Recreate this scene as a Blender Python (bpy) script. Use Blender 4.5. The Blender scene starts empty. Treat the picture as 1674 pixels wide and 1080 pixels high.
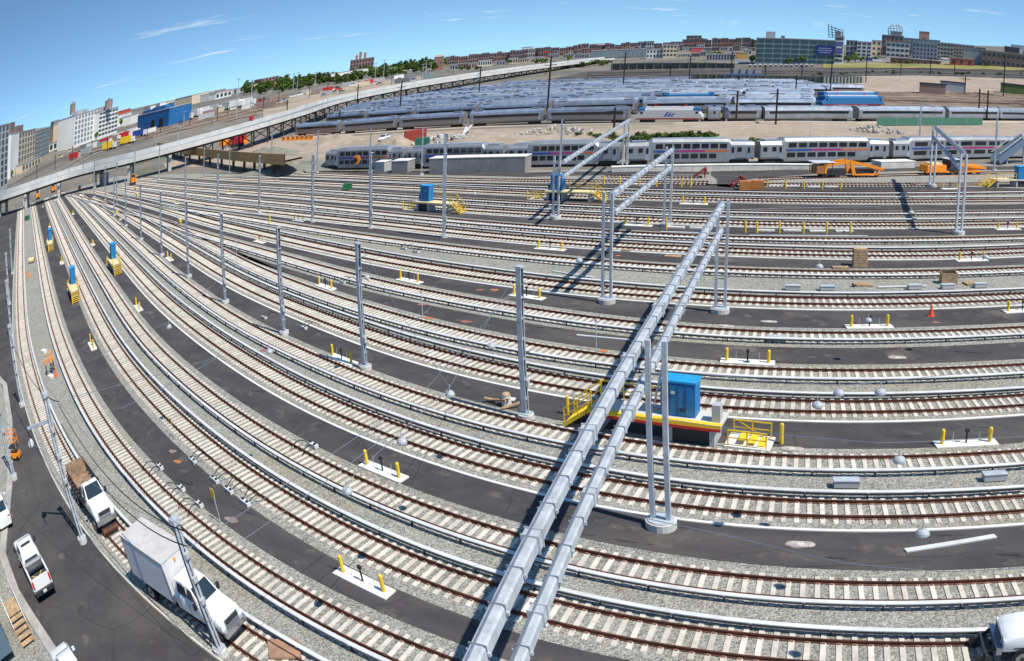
import bpy, bmesh, math, random
import numpy as np
from mathutils import Vector, Matrix
random.seed(7); rng = np.random.RandomState(11)
scene = bpy.context.scene
COL = scene.collection
# ------------------------------------------------------------------ camera: the photograph is a stitched wide view, so a wide fisheye lens
PW, PH = 1674.0, 1080.0
F, CX, CY, PITCH, ROLL, HC, K3, K4 = 1685.275, 1392.264, 513.102, 0.2655614, 0.0600173, 20.66, 0.379, 0.176
cp, sp, cr, sr = math.cos(PITCH), math.sin(PITCH), math.cos(ROLL), math.sin(ROLL)
_r = Vector((1, 0, 0)); _f = Vector((0, cp, -sp)); _u = _r.cross(_f)
RIGHT = cr * _r + sr * _u; UP = -sr * _r + cr * _u; FWD = _f
cam = bpy.data.cameras.new('camera'); cam_ob = bpy.data.objects.new('camera', cam); COL.objects.link(cam_ob)
cam_ob.matrix_world = Matrix(((RIGHT.x, UP.x, -FWD.x, 0), (RIGHT.y, UP.y, -FWD.y, 0), (RIGHT.z, UP.z, -FWD.z, HC), (0, 0, 0, 1)))
cam.type = 'PANO'; cam.panorama_type = 'FISHEYE_LENS_POLYNOMIAL'
cam.sensor_width = 36; cam.sensor_fit = 'HORIZONTAL'; cam.sensor_height = 36 * 661 / 1024
_fm = F / PW * 36
cam.fisheye_polynomial_k0 = 0; cam.fisheye_polynomial_k1 = -1 / _fm; cam.fisheye_polynomial_k2 = 0; cam.fisheye_polynomial_k3 = -K3 / _fm ** 3; cam.fisheye_polynomial_k4 = -K4 / _fm ** 4
cam.fisheye_fov = math.radians(320)
cam.shift_x = 0.5 - CX / PW; cam.shift_y = -0.03165
cam.clip_start = 0.5; cam.clip_end = 30000
scene.camera = cam_ob
# ------------------------------------------------------------------ sky and sun
SUN_EL = math.radians(56); SHADOW_AZ = math.radians(166)      # shadows fall towards this ground heading
world = bpy.data.worlds.new('World'); scene.world = world; world.use_nodes = True
wn = world.node_tree; wn.nodes.clear()
sky = wn.nodes.new('ShaderNodeTexSky'); sky.sky_type = 'NISHITA'; sky.sun_disc = False
sky.sun_elevation = SUN_EL
sdir = Vector((-math.cos(SHADOW_AZ), -math.sin(SHADOW_AZ), 0))   # towards the sun
sky.sun_rotation = math.atan2(sdir.x, sdir.y)
sky.altitude = 30; sky.air_density = 1.0; sky.dust_density = 0.0; sky.ozone_density = 1.6
bg = wn.nodes.new('ShaderNodeBackground'); bg.inputs['Strength'].default_value = 0.142
out = wn.nodes.new('ShaderNodeOutputWorld')
# thin high clouds: noise on the view direction projected to a cloud layer
tc = wn.nodes.new('ShaderNodeTexCoord'); sep = wn.nodes.new('ShaderNodeSeparateXYZ'); wn.links.new(tc.outputs['Generated'], sep.inputs[0])
def wmath(op, a, b=None, clamp=False):
    n = wn.nodes.new('ShaderNodeMath'); n.operation = op; n.use_clamp = clamp
    for i, v in enumerate((a, b)):
        if v is None: continue
        if isinstance(v, (int, float)): n.inputs[i].default_value = v
        else: wn.links.new(v, n.inputs[i])
    return n.outputs[0]
zc = wmath('MAXIMUM', sep.outputs[2], 0.02)
comb = wn.nodes.new('ShaderNodeCombineXYZ')
wn.links.new(wmath('DIVIDE', sep.outputs[0], zc), comb.inputs[0]); wn.links.new(wmath('DIVIDE', sep.outputs[1], zc), comb.inputs[1])
mp = wn.nodes.new('ShaderNodeMapping'); mp.inputs['Scale'].default_value = (0.42, 0.20, 1); mp.inputs['Rotation'].default_value = (0, 0, 0.25); mp.inputs['Location'].default_value = (0.35, 2.2, 0)
wn.links.new(comb.outputs[0], mp.inputs[0])
nz = wn.nodes.new('ShaderNodeTexNoise'); nz.inputs['Scale'].default_value = 1.15; nz.inputs['Detail'].default_value = 7; nz.inputs['Roughness'].default_value = 0.62
wn.links.new(mp.outputs[0], nz.inputs['Vector'])
cm = wmath('MULTIPLY', wmath('SUBTRACT', nz.outputs['Fac'], 0.60), 6.0, True)
cm = wmath('MULTIPLY', cm, wmath('MULTIPLY', wmath('SUBTRACT', sep.outputs[2], 0.012), 60, True))
mix = wn.nodes.new('ShaderNodeMixRGB'); mix.inputs[2].default_value = (6.4, 6.5, 6.7, 1)
wn.links.new(wmath('MULTIPLY', cm, 0.75), mix.inputs[0])
cz = wn.nodes.new('ShaderNodeCombineXYZ'); wn.links.new(sep.outputs[0], cz.inputs[0]); wn.links.new(sep.outputs[1], cz.inputs[1])
wn.links.new(wmath('ADD', wmath('MULTIPLY', wmath('MAXIMUM', sep.outputs[2], 0.0), 1.9), 0.13), cz.inputs[2])
wn.links.new(cz.outputs[0], sky.inputs['Vector'])
tint = wn.nodes.new('ShaderNodeMixRGB'); tint.blend_type = 'MULTIPLY'; tint.inputs[0].default_value = 1; tint.inputs[2].default_value = (0.78, 1.0, 1.06, 1)
wn.links.new(sky.outputs[0], tint.inputs[1]); wn.links.new(tint.outputs[0], mix.inputs[1])
wn.links.new(mix.outputs[0], bg.inputs[0]); wn.links.new(bg.outputs[0], out.inputs[0])
sun = bpy.data.lights.new('sun', 'SUN'); sun.energy = 5.0; sun.angle = math.radians(0.53); sun.color = (1.0, 0.95, 0.86)
sun_ob = bpy.data.objects.new('sun', sun); COL.objects.link(sun_ob)
tosun = Vector((sdir.x * math.cos(SUN_EL), sdir.y * math.cos(SUN_EL), math.sin(SUN_EL)))
sun_ob.rotation_euler = tosun.to_track_quat('Z', 'Y').to_euler(); sun_ob.location = (0, 0, 80)
vs = scene.view_settings; vs.view_transform = 'Standard'; vs.look = 'None'; vs.exposure = 0.14; vs.gamma = 1; vs.use_curve_mapping = False
scene.cycles.max_bounces = 5; scene.cycles.use_denoising = True
# ------------------------------------------------------------------ photo pixel -> place on a level plane
def ray(x, y):
    X, Y = (x - CX) / F, (CY - y) / F; r = math.hypot(X, Y); th = r + K3 * r ** 3 + K4 * r ** 4
    if r < 1e-9: return FWD.copy()
    k = math.sin(th) / r
    return RIGHT * (X * k) + UP * (Y * k) + FWD * math.cos(th)
def W(x, y, z=0.0):
    d = ray(x, y); t = (z - HC) / min(d.z, -1e-4)
    return Vector((d.x * t, d.y * t, z))
_RR = np.linspace(0, 1.6, 3000); _TH = _RR + K3 * _RR ** 3 + K4 * _RR ** 4
def to_px(p):
    d = (Vector(p) - Vector((0, 0, HC))).normalized(); th = math.acos(max(-1, min(1, d.dot(FWD)))); r = float(np.interp(th, _TH, _RR))
    a, b = d.dot(RIGHT), d.dot(UP); s = math.hypot(a, b) or 1e-9
    return (CX + F * r * a / s, CY - F * r * b / s)
def height(base, ytop):                      # height of an upright thing standing at base whose top shows at row ytop
    b = W(*base) if len(base) == 2 else Vector(base)
    lo, hi = 0.0, 80.0
    for _ in range(40):
        m = (lo + hi) / 2
        if to_px((b.x, b.y, b.z + m))[1] > ytop: lo = m
        else: hi = m
    return lo
# ------------------------------------------------------------------ materials
MATS = {}
def mat(name, col, rough=0.7, metal=0.0, noise=None, bump=None, spec=0.3, col2=None, detail=4, coat=0.0, trans=0.0):
    """noise=(scale, amount): mottled colour; bump=(scale, strength, distance)."""
    if name in MATS: return MATS[name]
    m = bpy.data.materials.new(name); m.use_nodes = True; nt = m.node_tree; b = nt.nodes['Principled BSDF']
    b.inputs['Roughness'].default_value = rough; b.inputs['Metallic'].default_value = metal
    b.inputs['Specular IOR Level'].default_value = spec; b.inputs['Coat Weight'].default_value = coat
    c = (*col, 1); b.inputs['Base Color'].default_value = c
    m.diffuse_color = c
    co = None
    if noise or bump:
        g = nt.nodes.new('ShaderNodeTexCoord'); co = g.outputs['Object']
        if noise and len(noise) > 2 and noise[2] == 'world':
            gg = nt.nodes.new('ShaderNodeNewGeometry'); co = gg.outputs['Position']
    if noise:
        n = nt.nodes.new('ShaderNodeTexNoise'); n.inputs['Scale'].default_value = noise[0]; n.inputs['Detail'].default_value = detail; n.inputs['Roughness'].default_value = 0.65
        nt.links.new(co, n.inputs['Vector'])
        mx = nt.nodes.new('ShaderNodeMixRGB'); a = noise[1]
        c1 = tuple(max(0, v * (1 - a)) for v in col); c2 = col2 or tuple(min(1, v * (1 + a)) for v in col)
        mx.inputs[1].default_value = (*c1, 1); mx.inputs[2].default_value = (*c2, 1)
        rp = nt.nodes.new('ShaderNodeValToRGB'); rp.color_ramp.elements[0].position = 0.34; rp.color_ramp.elements[1].position = 0.66
        nt.links.new(n.outputs['Fac'], rp.inputs[0]); nt.links.new(rp.outputs[0], mx.inputs[0]); nt.links.new(mx.outputs[0], b.inputs['Base Color'])
    if bump:
        n2 = nt.nodes.new('ShaderNodeTexNoise'); n2.inputs['Scale'].default_value = bump[0]; n2.inputs['Detail'].default_value = 3
        nt.links.new(co, n2.inputs['Vector'])
        bp = nt.nodes.new('ShaderNodeBump'); bp.inputs['Strength'].default_value = bump[1]; bp.inputs['Distance'].default_value = bump[2]
        nt.links.new(n2.outputs['Fac'], bp.inputs['Height']); nt.links.new(bp.outputs[0], b.inputs['Normal'])
    MATS[name] = m
    return m
def ground_mat(name, layers, rough=0.95, bump=None, voronoi=None, cracks=None):
    """layers: list of (scale, lo, hi, colour) mixed on top of one another by world-space noise."""
    m = bpy.data.materials.new(name); m.use_nodes = True; nt = m.node_tree; b = nt.nodes['Principled BSDF']
    b.inputs['Roughness'].default_value = rough; b.inputs['Specular IOR Level'].default_value = 0.142
    geo = nt.nodes.new('ShaderNodeNewGeometry'); prev = None
    for i, L in enumerate(layers):
        scale, lo, hi, colr = L[:4]
        rgb = nt.nodes.new('ShaderNodeRGB'); rgb.outputs[0].default_value = (*colr, 1)
        if prev is None: prev = rgb.outputs[0]; continue
        n = nt.nodes.new('ShaderNodeTexNoise'); n.inputs['Scale'].default_value = scale; n.inputs['Detail'].default_value = 5; n.inputs['Roughness'].default_value = 0.6
        mpn = nt.nodes.new('ShaderNodeMapping'); mpn.inputs['Location'].default_value = (i * 17.3, i * 5.1, 0)
        if len(L) > 4: mpn.inputs['Scale'].default_value = L[4]; mpn.inputs['Rotation'].default_value = (0, 0, L[5] if len(L) > 5 else 0)
        nt.links.new(geo.outputs['Position'], mpn.inputs[0]); nt.links.new(mpn.outputs[0], n.inputs['Vector'])
        rp = nt.nodes.new('ShaderNodeMapRange'); rp.inputs[1].default_value = lo; rp.inputs[2].default_value = hi
        nt.links.new(n.outputs['Fac'], rp.inputs[0])
        mx = nt.nodes.new('ShaderNodeMixRGB'); nt.links.new(rp.outputs[0], mx.inputs[0]); nt.links.new(prev, mx.inputs[1]); nt.links.new(rgb.outputs[0], mx.inputs[2])
        prev = mx.outputs[0]
    if cracks:
        for sc_, wd, cc in cracks:
            nz_ = nt.nodes.new('ShaderNodeTexNoise'); nz_.inputs['Scale'].default_value = sc_ * 3; nz_.inputs['Detail'].default_value = 4
            nt.links.new(geo.outputs['Position'], nz_.inputs['Vector'])
            ad = nt.nodes.new('ShaderNodeVectorMath'); ad.operation = 'MULTIPLY_ADD'; ad.inputs[1].default_value = (1.2 / sc_ * .12,) * 3
            nt.links.new(nz_.outputs['Color'], ad.inputs[0]); nt.links.new(geo.outputs['Position'], ad.inputs[2])
            vv = nt.nodes.new('ShaderNodeTexVoronoi'); vv.feature = 'DISTANCE_TO_EDGE'; vv.inputs['Scale'].default_value = sc_; nt.links.new(ad.outputs[0], vv.inputs['Vector'])
            mr_ = nt.nodes.new('ShaderNodeMapRange'); mr_.inputs[1].default_value = 0; mr_.inputs[2].default_value = wd; mr_.inputs[3].default_value = .6; mr_.inputs[4].default_value = 0; nt.links.new(vv.outputs['Distance'], mr_.inputs[0])
            mx_ = nt.nodes.new('ShaderNodeMixRGB'); mx_.inputs[2].default_value = (*cc, 1); nt.links.new(mr_.outputs[0], mx_.inputs[0]); nt.links.new(prev, mx_.inputs[1]); prev = mx_.outputs[0]
    if voronoi:
        v = nt.nodes.new('ShaderNodeTexVoronoi'); v.inputs['Scale'].default_value = voronoi[0]
        nt.links.new(geo.outputs['Position'], v.inputs['Vector'])
        bw = nt.nodes.new('ShaderNodeRGBToBW'); nt.links.new(v.outputs['Color'], bw.inputs[0])
        mr = nt.nodes.new('ShaderNodeMapRange'); mr.inputs[3].default_value = 1 - voronoi[1]; mr.inputs[4].default_value = 1 + voronoi[1]
        nt.links.new(bw.outputs[0], mr.inputs[0])
        ml = nt.nodes.new('ShaderNodeMixRGB'); ml.blend_type = 'MULTIPLY'; ml.inputs[0].default_value = 1
        nt.links.new(prev, ml.inputs[1]); nt.links.new(mr.outputs[0], ml.inputs[2]); prev = ml.outputs[0]
        bp = nt.nodes.new('ShaderNodeBump'); bp.inputs['Strength'].default_value = 0.9; bp.inputs['Distance'].default_value = 0.05
        nt.links.new(v.outputs['Distance'], bp.inputs['Height']); bp.invert = True; nt.links.new(bp.outputs[0], b.inputs['Normal'])
    elif bump:
        n2 = nt.nodes.new('ShaderNodeTexNoise'); n2.inputs['Scale'].default_value = bump[0]; n2.inputs['Detail'].default_value = 4
        nt.links.new(geo.outputs['Position'], n2.inputs['Vector'])
        bp = nt.nodes.new('ShaderNodeBump'); bp.inputs['Strength'].default_value = bump[1]; bp.inputs['Distance'].default_value = bump[2]
        nt.links.new(n2.outputs['Fac'], bp.inputs['Height']); nt.links.new(bp.outputs[0], b.inputs['Normal'])
    nt.links.new(prev, b.inputs['Base Color'])
    MATS[name] = m
    return m
M_BALLAST = ground_mat('ballast', [(1, 0, 1, (0.305, 0.295, 0.262)), (0.22, 0.42, 0.62, (0.265, 0.258, 0.225)), (1.3, 0.5, 0.7, (0.35, 0.335, 0.30)), (0.06, 0.5, 0.66, (0.30, 0.282, 0.22)), (0.5, 0.62, 0.75, (0.23, 0.185, 0.14))], voronoi=(12.0, 0.6))
M_ASPHALT = ground_mat('asphalt', [(1, 0, 1, (0.058, 0.053, 0.055)), (0.5, 0.45, 0.62, (0.070, 0.065, 0.065)), (0.07, 0.46, 0.62, (0.088, 0.080, 0.076), (1, 3, 1), 0.2), (2.5, 0.6, 0.75, (0.044, 0.041, 0.044)), (0.8, 0.58, 0.72, (0.125, 0.11, 0.096)), (0.3, 0.62, 0.68, (0.036, 0.034, 0.035), (1, 5, 1), .1), (0.16, 0.62, 0.72, (0.15, 0.13, 0.11))], bump=(30, 0.25, 0.01), cracks=[(.045, .003, (.04, .037, .038))])
M_ROAD = ground_mat('road_asphalt', [(1, 0, 1, (0.058, 0.053, 0.053)), (0.35, 0.45, 0.62, (0.074, 0.069, 0.067)), (0.10, 0.46, 0.64, (0.094, 0.087, 0.08)), (1.4, 0.62, 0.76, (0.036, 0.033, 0.034)), (0.5, 0.62, 0.74, (0.15, 0.13, 0.115)), (0.22, 0.64, 0.7, (0.034, 0.031, 0.032))], bump=(30, 0.25, 0.01), cracks=[(.07, .005, (.04, .037, .038))])
M_DIRT = ground_mat('dirt', [(1, 0, 1, (0.36, 0.29, 0.22)), (0.05, 0.45, 0.6, (0.30, 0.24, 0.185)), (0.3, 0.5, 0.68, (0.43, 0.36, 0.29)), (0.02, 0.55, 0.68, (0.20, 0.20, 0.11)), (1.2, 0.6, 0.75, (0.24, 0.20, 0.17))], bump=(2.0, 0.5, 0.2))
M_LAND = ground_mat('land', [(1, 0, 1, (0.20, 0.175, 0.145)), (0.012, 0.45, 0.6, (0.13, 0.125, 0.115)), (0.03, 0.55, 0.68, (0.10, 0.12, 0.055)), (0.15, 0.55, 0.7, (0.26, 0.235, 0.21))], bump=(0.4, 0.4, 0.5))
M_CONC = mat('concrete', (0.55, 0.53, 0.49), 0.85, noise=(0.8, 0.14, 'world'), bump=(6, 0.2, 0.02))
M_KERB = mat('kerb_concrete', (0.70, 0.68, 0.62), 0.85, noise=(0.6, 0.12, 'world'))
M_TIE = mat('tie_concrete', (0.61, 0.56, 0.485), 0.85, noise=(1.6, 0.16, 'world'), detail=8)
def weather(m, dirt, lo, hi, scale, rnd=0.0):
    """dust and stains over the base colour, plus a small per-piece difference."""
    nt = m.node_tree; b = nt.nodes['Principled BSDF']; src = b.inputs['Base Color'].links[0].from_socket if b.inputs['Base Color'].links else None
    if src is None: rgb = nt.nodes.new('ShaderNodeRGB'); rgb.outputs[0].default_value = b.inputs['Base Color'].default_value; src = rgb.outputs[0]
    g = nt.nodes.new('ShaderNodeNewGeometry'); n = nt.nodes.new('ShaderNodeTexNoise'); n.inputs['Scale'].default_value = scale; n.inputs['Detail'].default_value = 8; n.inputs['Roughness'].default_value = 0.7
    nt.links.new(g.outputs['Position'], n.inputs['Vector']); mr = nt.nodes.new('ShaderNodeMapRange'); mr.inputs[1].default_value = lo; mr.inputs[2].default_value = hi; nt.links.new(n.outputs['Fac'], mr.inputs[0])
    mx = nt.nodes.new('ShaderNodeMixRGB'); mx.inputs[2].default_value = (*dirt, 1); nt.links.new(mr.outputs[0], mx.inputs[0]); nt.links.new(src, mx.inputs[1]); o = mx.outputs[0]
    if rnd:
        oi = nt.nodes.new('ShaderNodeObjectInfo'); m2 = nt.nodes.new('ShaderNodeMapRange'); m2.inputs[3].default_value = 1 - rnd; m2.inputs[4].default_value = 1 + rnd * .5; nt.links.new(oi.outputs['Random'], m2.inputs[0])
        ml = nt.nodes.new('ShaderNodeMixRGB'); ml.blend_type = 'MULTIPLY'; ml.inputs[0].default_value = 1; nt.links.new(o, ml.inputs[1]); nt.links.new(m2.outputs[0], ml.inputs[2]); o = ml.outputs[0]
    nt.links.new(o, b.inputs['Base Color']); return m
weather(M_TIE, (0.36, 0.29, 0.22), 0.5, 0.85, 0.35, 0.16)
M_RUST = mat('rail_rust', (0.105, 0.040, 0.024), 0.6, 0.25, noise=(0.6, 0.35, 'world'))
M_CLIP = mat('clip_rust', (0.25, 0.11, 0.07), 0.8)
M_COVER = weather(mat('cover_white', (0.62, 0.62, 0.61), 0.55, noise=(0.4, 0.08, 'world')), (0.40, 0.37, 0.33), 0.5, 0.8, 0.5)
M_COND = mat('conductor', (0.13, 0.14, 0.16), 0.5, 0.6)
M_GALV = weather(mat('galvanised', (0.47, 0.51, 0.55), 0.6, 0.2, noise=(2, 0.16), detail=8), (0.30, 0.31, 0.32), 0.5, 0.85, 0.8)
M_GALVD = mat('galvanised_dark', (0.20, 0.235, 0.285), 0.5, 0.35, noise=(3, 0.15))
M_YEL = weather(mat('safety_yellow', (0.78, 0.52, 0.03), 0.55, noise=(4, 0.1)), (0.42, 0.30, 0.10), 0.58, 0.8, 2.2, 0.12)
M_BLACK = mat('black_rubber', (0.015, 0.015, 0.017), 0.7)
M_DARK = mat('dark_metal', (0.05, 0.05, 0.055), 0.5, 0.4)
M_RED = mat('red_paint', (0.55, 0.03, 0.03), 0.5)
M_ORANGE = mat('orange_paint', (0.85, 0.27, 0.02), 0.5, noise=(3, 0.15))
M_BLUE = weather(mat('cabinet_blue', (0.012, 0.17, 0.42), 0.5, noise=(1.5, 0.15)), (0.10, 0.24, 0.40), 0.5, 0.8, 1.2)
M_WHITEP = weather(mat('white_paint', (0.78, 0.78, 0.77), 0.32, coat=0.5), (0.55, 0.50, 0.44), 0.55, 0.95, 0.9)
M_WOOD = mat('timber', (0.42, 0.29, 0.17), 0.85, noise=(3, 0.3), bump=(9, 0.3, 0.02))
M_GLASS = mat('dark_glass', (0.02, 0.035, 0.045), 0.08, spec=0.8)
M_GREYC = mat('grey_cabinet', (0.42, 0.43, 0.43), 0.55)
# ------------------------------------------------------------------ mesh building
class MB:
    def __init__(s): s.v = []; s.f = []; s.m = []; s.mats = []
    def mi(s, m):
        if m not in s.mats: s.mats.append(m)
        return s.mats.index(m)
    def add(s, vs, fs, m):
        o = len(s.v); s.v += [tuple(v) for v in vs]; k = s.mi(m)
        for f in fs: s.f.append(tuple(i + o for i in f)); s.m.append(k)
    def box(s, c, size, m, rz=0.0, R=None):
        hx, hy, hz = (d / 2 for d in size); R = R or Matrix.Rotation(rz, 3, 'Z')
        vs = [Vector(c) + R @ Vector((x * hx, y * hy, z * hz)) for x, y, z in ((-1,-1,-1),(1,-1,-1),(1,1,-1),(-1,1,-1),(-1,-1,1),(1,-1,1),(1,1,1),(-1,1,1))]
        s.add(vs, [(0,3,2,1),(4,5,6,7),(0,1,5,4),(1,2,6,5),(2,3,7,6),(3,0,4,7)], m); return s
    def bar(s, a, b, w, h, m, up=Vector((0, 0, 1))):           # square bar from a to b
        a, b = Vector(a), Vector(b); d = (b - a).normalized(); x = d.cross(up)
        if x.length < 1e-4: x = d.cross(Vector((1, 0, 0)))
        x.normalize(); y = x.cross(d)
        vs = [p + x * (i * w / 2) + y * (j * h / 2) for p in (a, b) for i, j in ((-1,-1),(1,-1),(1,1),(-1,1))]
        s.add(vs, [(0,1,2,3),(7,6,5,4),(0,4,5,1),(1,5,6,2),(2,6,7,3),(3,7,4,0)], m); return s
    def cyl(s, a, b, r, m, n=10, r2=None, caps=True):
        a, b = Vector(a), Vector(b); d = (b - a).normalized(); x = d.orthogonal().normalized(); y = d.cross(x); r2 = r if r2 is None else r2
        vs = [a + (x * math.cos(t) + y * math.sin(t)) * r for t in (2 * math.pi * i / n for i in range(n))] + [b + (x * math.cos(t) + y * math.sin(t)) * r2 for t in (2 * math.pi * i / n for i in range(n))]
        fs = [(i, (i + 1) % n, n + (i + 1) % n, n + i) for i in range(n)]
        if caps: fs += [tuple(range(n))[::-1], tuple(range(n, 2 * n))]
        s.add(vs, fs, m); return s
    def tube(s, pts, r, m, n=6):
        for a, b in zip(pts, pts[1:]): s.cyl(a, b, r, m, n, caps=False)
        return s
    def prism(s, poly, z0, z1, m):                                # poly: list of (x, y), counter-clockwise
        n = len(poly); vs = [(x, y, z0) for x, y in poly] + [(x, y, z1) for x, y in poly]
        s.add(vs, [tuple(range(n))[::-1], tuple(range(n, 2 * n))] + [(i, (i + 1) % n, n + (i + 1) % n, n + i) for i in range(n)], m); return s
    def extrude_y(s, prof, y0, y1, m):                            # prof: list of (x, z); solid between y0 and y1
        n = len(prof); vs = [(x, y0, z) for x, z in prof] + [(x, y1, z) for x, z in prof]
        s.add(vs, [tuple(range(n)), tuple(range(n, 2 * n))[::-1]] + [(i, n + i, n + (i + 1) % n, (i + 1) % n) for i in range(n)], m); return s
    def dome(s, c, r, h, m, n=12, k=4):
        c = Vector(c); vs = []; fs = []
        for j in range(k):
            a = j / k * math.pi / 2
            vs += [c + Vector((r * math.cos(a) * math.cos(t), r * math.cos(a) * math.sin(t), h * math.sin(a))) for t in (2 * math.pi * i / n for i in range(n))]
        vs.append(c + Vector((0, 0, h)))
        for j in range(k - 1): fs += [(j * n + i, j * n + (i + 1) % n, (j + 1) * n + (i + 1) % n, (j + 1) * n + i) for i in range(n)]
        fs += [((k - 1) * n + i, (k - 1) * n + (i + 1) % n, k * n) for i in range(n)] + [tuple(range(n))[::-1]]
        s.add(vs, fs, m); return s
    def mesh(s, name, smooth=False):
        me = bpy.data.meshes.new(name); me.from_pydata(s.v, [], s.f)
        for m in s.mats: me.materials.append(m)
        me.polygons.foreach_set('material_index', s.m)
        if smooth: me.polygons.foreach_set('use_smooth', [True] * len(s.f))
        me.update(); return me
    def build(s, name, parent=None, smooth=False, loc=None, rz=0):
        return link(name, s.mesh(name, smooth), parent, loc, rz)
def link(name, me, parent=None, loc=None, rz=0):
    o = bpy.data.objects.new(name, me); COL.objects.link(o)
    if parent: o.parent = parent
    if loc is not None: o.location = loc
    if rz: o.rotation_euler = (0, 0, rz)
    return o
def tag(o, label=None, cat=None, group=None, kind=None):
    if label: o['label'] = label
    if cat: o['category'] = cat
    if group: o['group'] = group
    if kind: o['kind'] = kind
    return o
def empty(name, loc=(0, 0, 0), rz=0):
    o = bpy.data.objects.new(name, None); COL.objects.link(o); o.location = loc; o.rotation_euler = (0, 0, rz); o.empty_display_size = 0.3; return o
KIDS = {}
def children(o): return KIDS.get(o.name) or [c for c in COL.objects if c.parent == o]
def copy_tree(o, parent=None):
    c = o.copy(); COL.objects.link(c); c.parent = parent
    for ch in kids_of(o): copy_tree(ch, c)
    return c
def kids_of(o):
    return list(o.children)
def clones(proto, spots, label=None):
    """proto plus copies at spots = [(loc, rz, label or None)]"""
    res = []
    kids = list(proto.children)
    for i, sp_ in enumerate(spots):
        if i == 0: c = proto
        else:
            c = proto.copy(); COL.objects.link(c)
            for k in kids:
                kk = k.copy(); COL.objects.link(kk); kk.parent = c
                for g in k.children:
                    gg = g.copy(); COL.objects.link(gg); gg.parent = kk
        c.location = sp_[0]; c.rotation_euler = (0, 0, sp_[1])
        if len(sp_) > 2 and sp_[2]: c['label'] = sp_[2]
        if len(sp_) > 3: c.scale = (sp_[3],) * 3
        res.append(c)
    return res
def struct(o): o['kind'] = 'structure'; return o
# ------------------------------------------------------------------ lines traced on the photo, laid on the ground
def smooth_line(px, step=6.0, sigma=5, z=0.0):
    """traced pixel line -> evenly spaced smooth ground points (numpy n x 2)."""
    P = np.array(px, float); pts = []
    Q = np.vstack([2 * P[0] - P[1], P, 2 * P[-1] - P[-2]])
    for i in range(len(P) - 1):
        p0, p1, p2, p3 = Q[i:i + 4]; n = max(2, int(np.hypot(*(p2 - p1)) / step))
        # centripetal-like cubic with limited tangents
        d = np.hypot(*(p2 - p1)); m1 = (p2 - p0) / max(np.hypot(*(p2 - p1)) + np.hypot(*(p1 - p0)), 1e-6) * d; m2 = (p3 - p1) / max(np.hypot(*(p3 - p2)) + np.hypot(*(p2 - p1)), 1e-6) * d
        for t in np.arange(n) / n:
            pts.append((2*t**3-3*t**2+1)*p1 + (t**3-2*t**2+t)*m1 + (-2*t**3+3*t**2)*p2 + (t**3-t**2)*m2)
    pts.append(P[-1]); pts = np.array(pts)
    k = np.exp(-0.5 * (np.arange(-3 * sigma, 3 * sigma + 1) / sigma) ** 2); k /= k.sum(); n = 3 * sigma
    ext = np.vstack([2 * pts[0] - pts[n:0:-1], pts, 2 * pts[-1] - pts[-2:-n - 2:-1]]) if len(pts) > n + 1 else None
    if ext is not None: pts = np.stack([np.convolve(ext[:, i], k, 'valid') for i in (0, 1)], 1)
    g = np.array([W(x, y, z)[:2] for x, y in pts])
    # even out in the ground plane: resample by length and smooth again
    s = np.concatenate([[0], np.cumsum(np.hypot(*np.diff(g, axis=0).T))]); L = np.arange(0, s[-1], 1.0)
    g = np.stack([np.interp(L, s, g[:, i]) for i in (0, 1)], 1)
    sg = 6; k = np.exp(-0.5 * (np.arange(-3 * sg, 3 * sg + 1) / sg) ** 2); k /= k.sum(); n = 3 * sg
    if len(g) > n + 2:
        ext = np.vstack([2 * g[0] - g[n:0:-1], g, 2 * g[-1] - g[-2:-n - 2:-1]]); g = np.stack([np.convolve(ext[:, i], k, 'valid') for i in (0, 1)], 1)
    return g
def normals(g):
    d = np.gradient(g, axis=0); d /= np.maximum(np.hypot(d[:, 0], d[:, 1])[:, None], 1e-9)
    return d, np.stack([-d[:, 1], d[:, 0]], 1)          # tangent, left normal (away from the camera for left-to-right lines)
def offset(g, d): return g + normals(g)[1] * (d if np.isscalar(d) else np.asarray(d)[:, None])
def ribbon(mb, g, prof, m, z=0.0, closed=True):
    """sweep a profile [(offset, z)] along the ground line g."""
    n = len(prof); nn = normals(g)[1]; o = len(mb.v); k = mb.mi(m)
    for p, q in zip(g, nn):
        for a, b in prof: mb.v.append((p[0] + q[0] * a, p[1] + q[1] * a, b + z))
    r = n if closed else n - 1
    for i in range(len(g) - 1):
        for j in range(r):
            a = o + i * n + j; b = o + i * n + (j + 1) % n
            mb.f.append((a, a + n, b + n, b)); mb.m.append(k)
    if closed and n > 2:
        mb.f.append(tuple(o + j for j in range(n))); mb.m.append(k); mb.f.append(tuple(o + (len(g) - 1) * n + j for j in range(n))[::-1]); mb.m.append(k)
def sheet(name, a, b, z, m, kind='structure', parent=None):
    """flat strip between two ground lines, each resampled to the same count."""
    def rs(g, n):
        s = np.concatenate([[0], np.cumsum(np.hypot(*np.diff(g, axis=0).T))]); t = np.linspace(0, s[-1], n); return np.stack([np.interp(t, s, g[:, i]) for i in (0, 1)], 1)
    n = max(len(a), len(b)); n = max(2, n // 2); A, B = rs(a, n), rs(b, n)
    vs = [(p[0], p[1], z) for p in A] + [(p[0], p[1], z) for p in B]
    me = bpy.data.meshes.new(name); me.from_pydata(vs, [], [(i, i + 1, n + i + 1, n + i) for i in range(n - 1)]); me.materials.append(m); me.update()
    o = link(name, me, parent); o['kind'] = kind; return o
def pxline(px, z=0.0): return np.array([W(x, y, z)[:2] for x, y in px])
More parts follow.
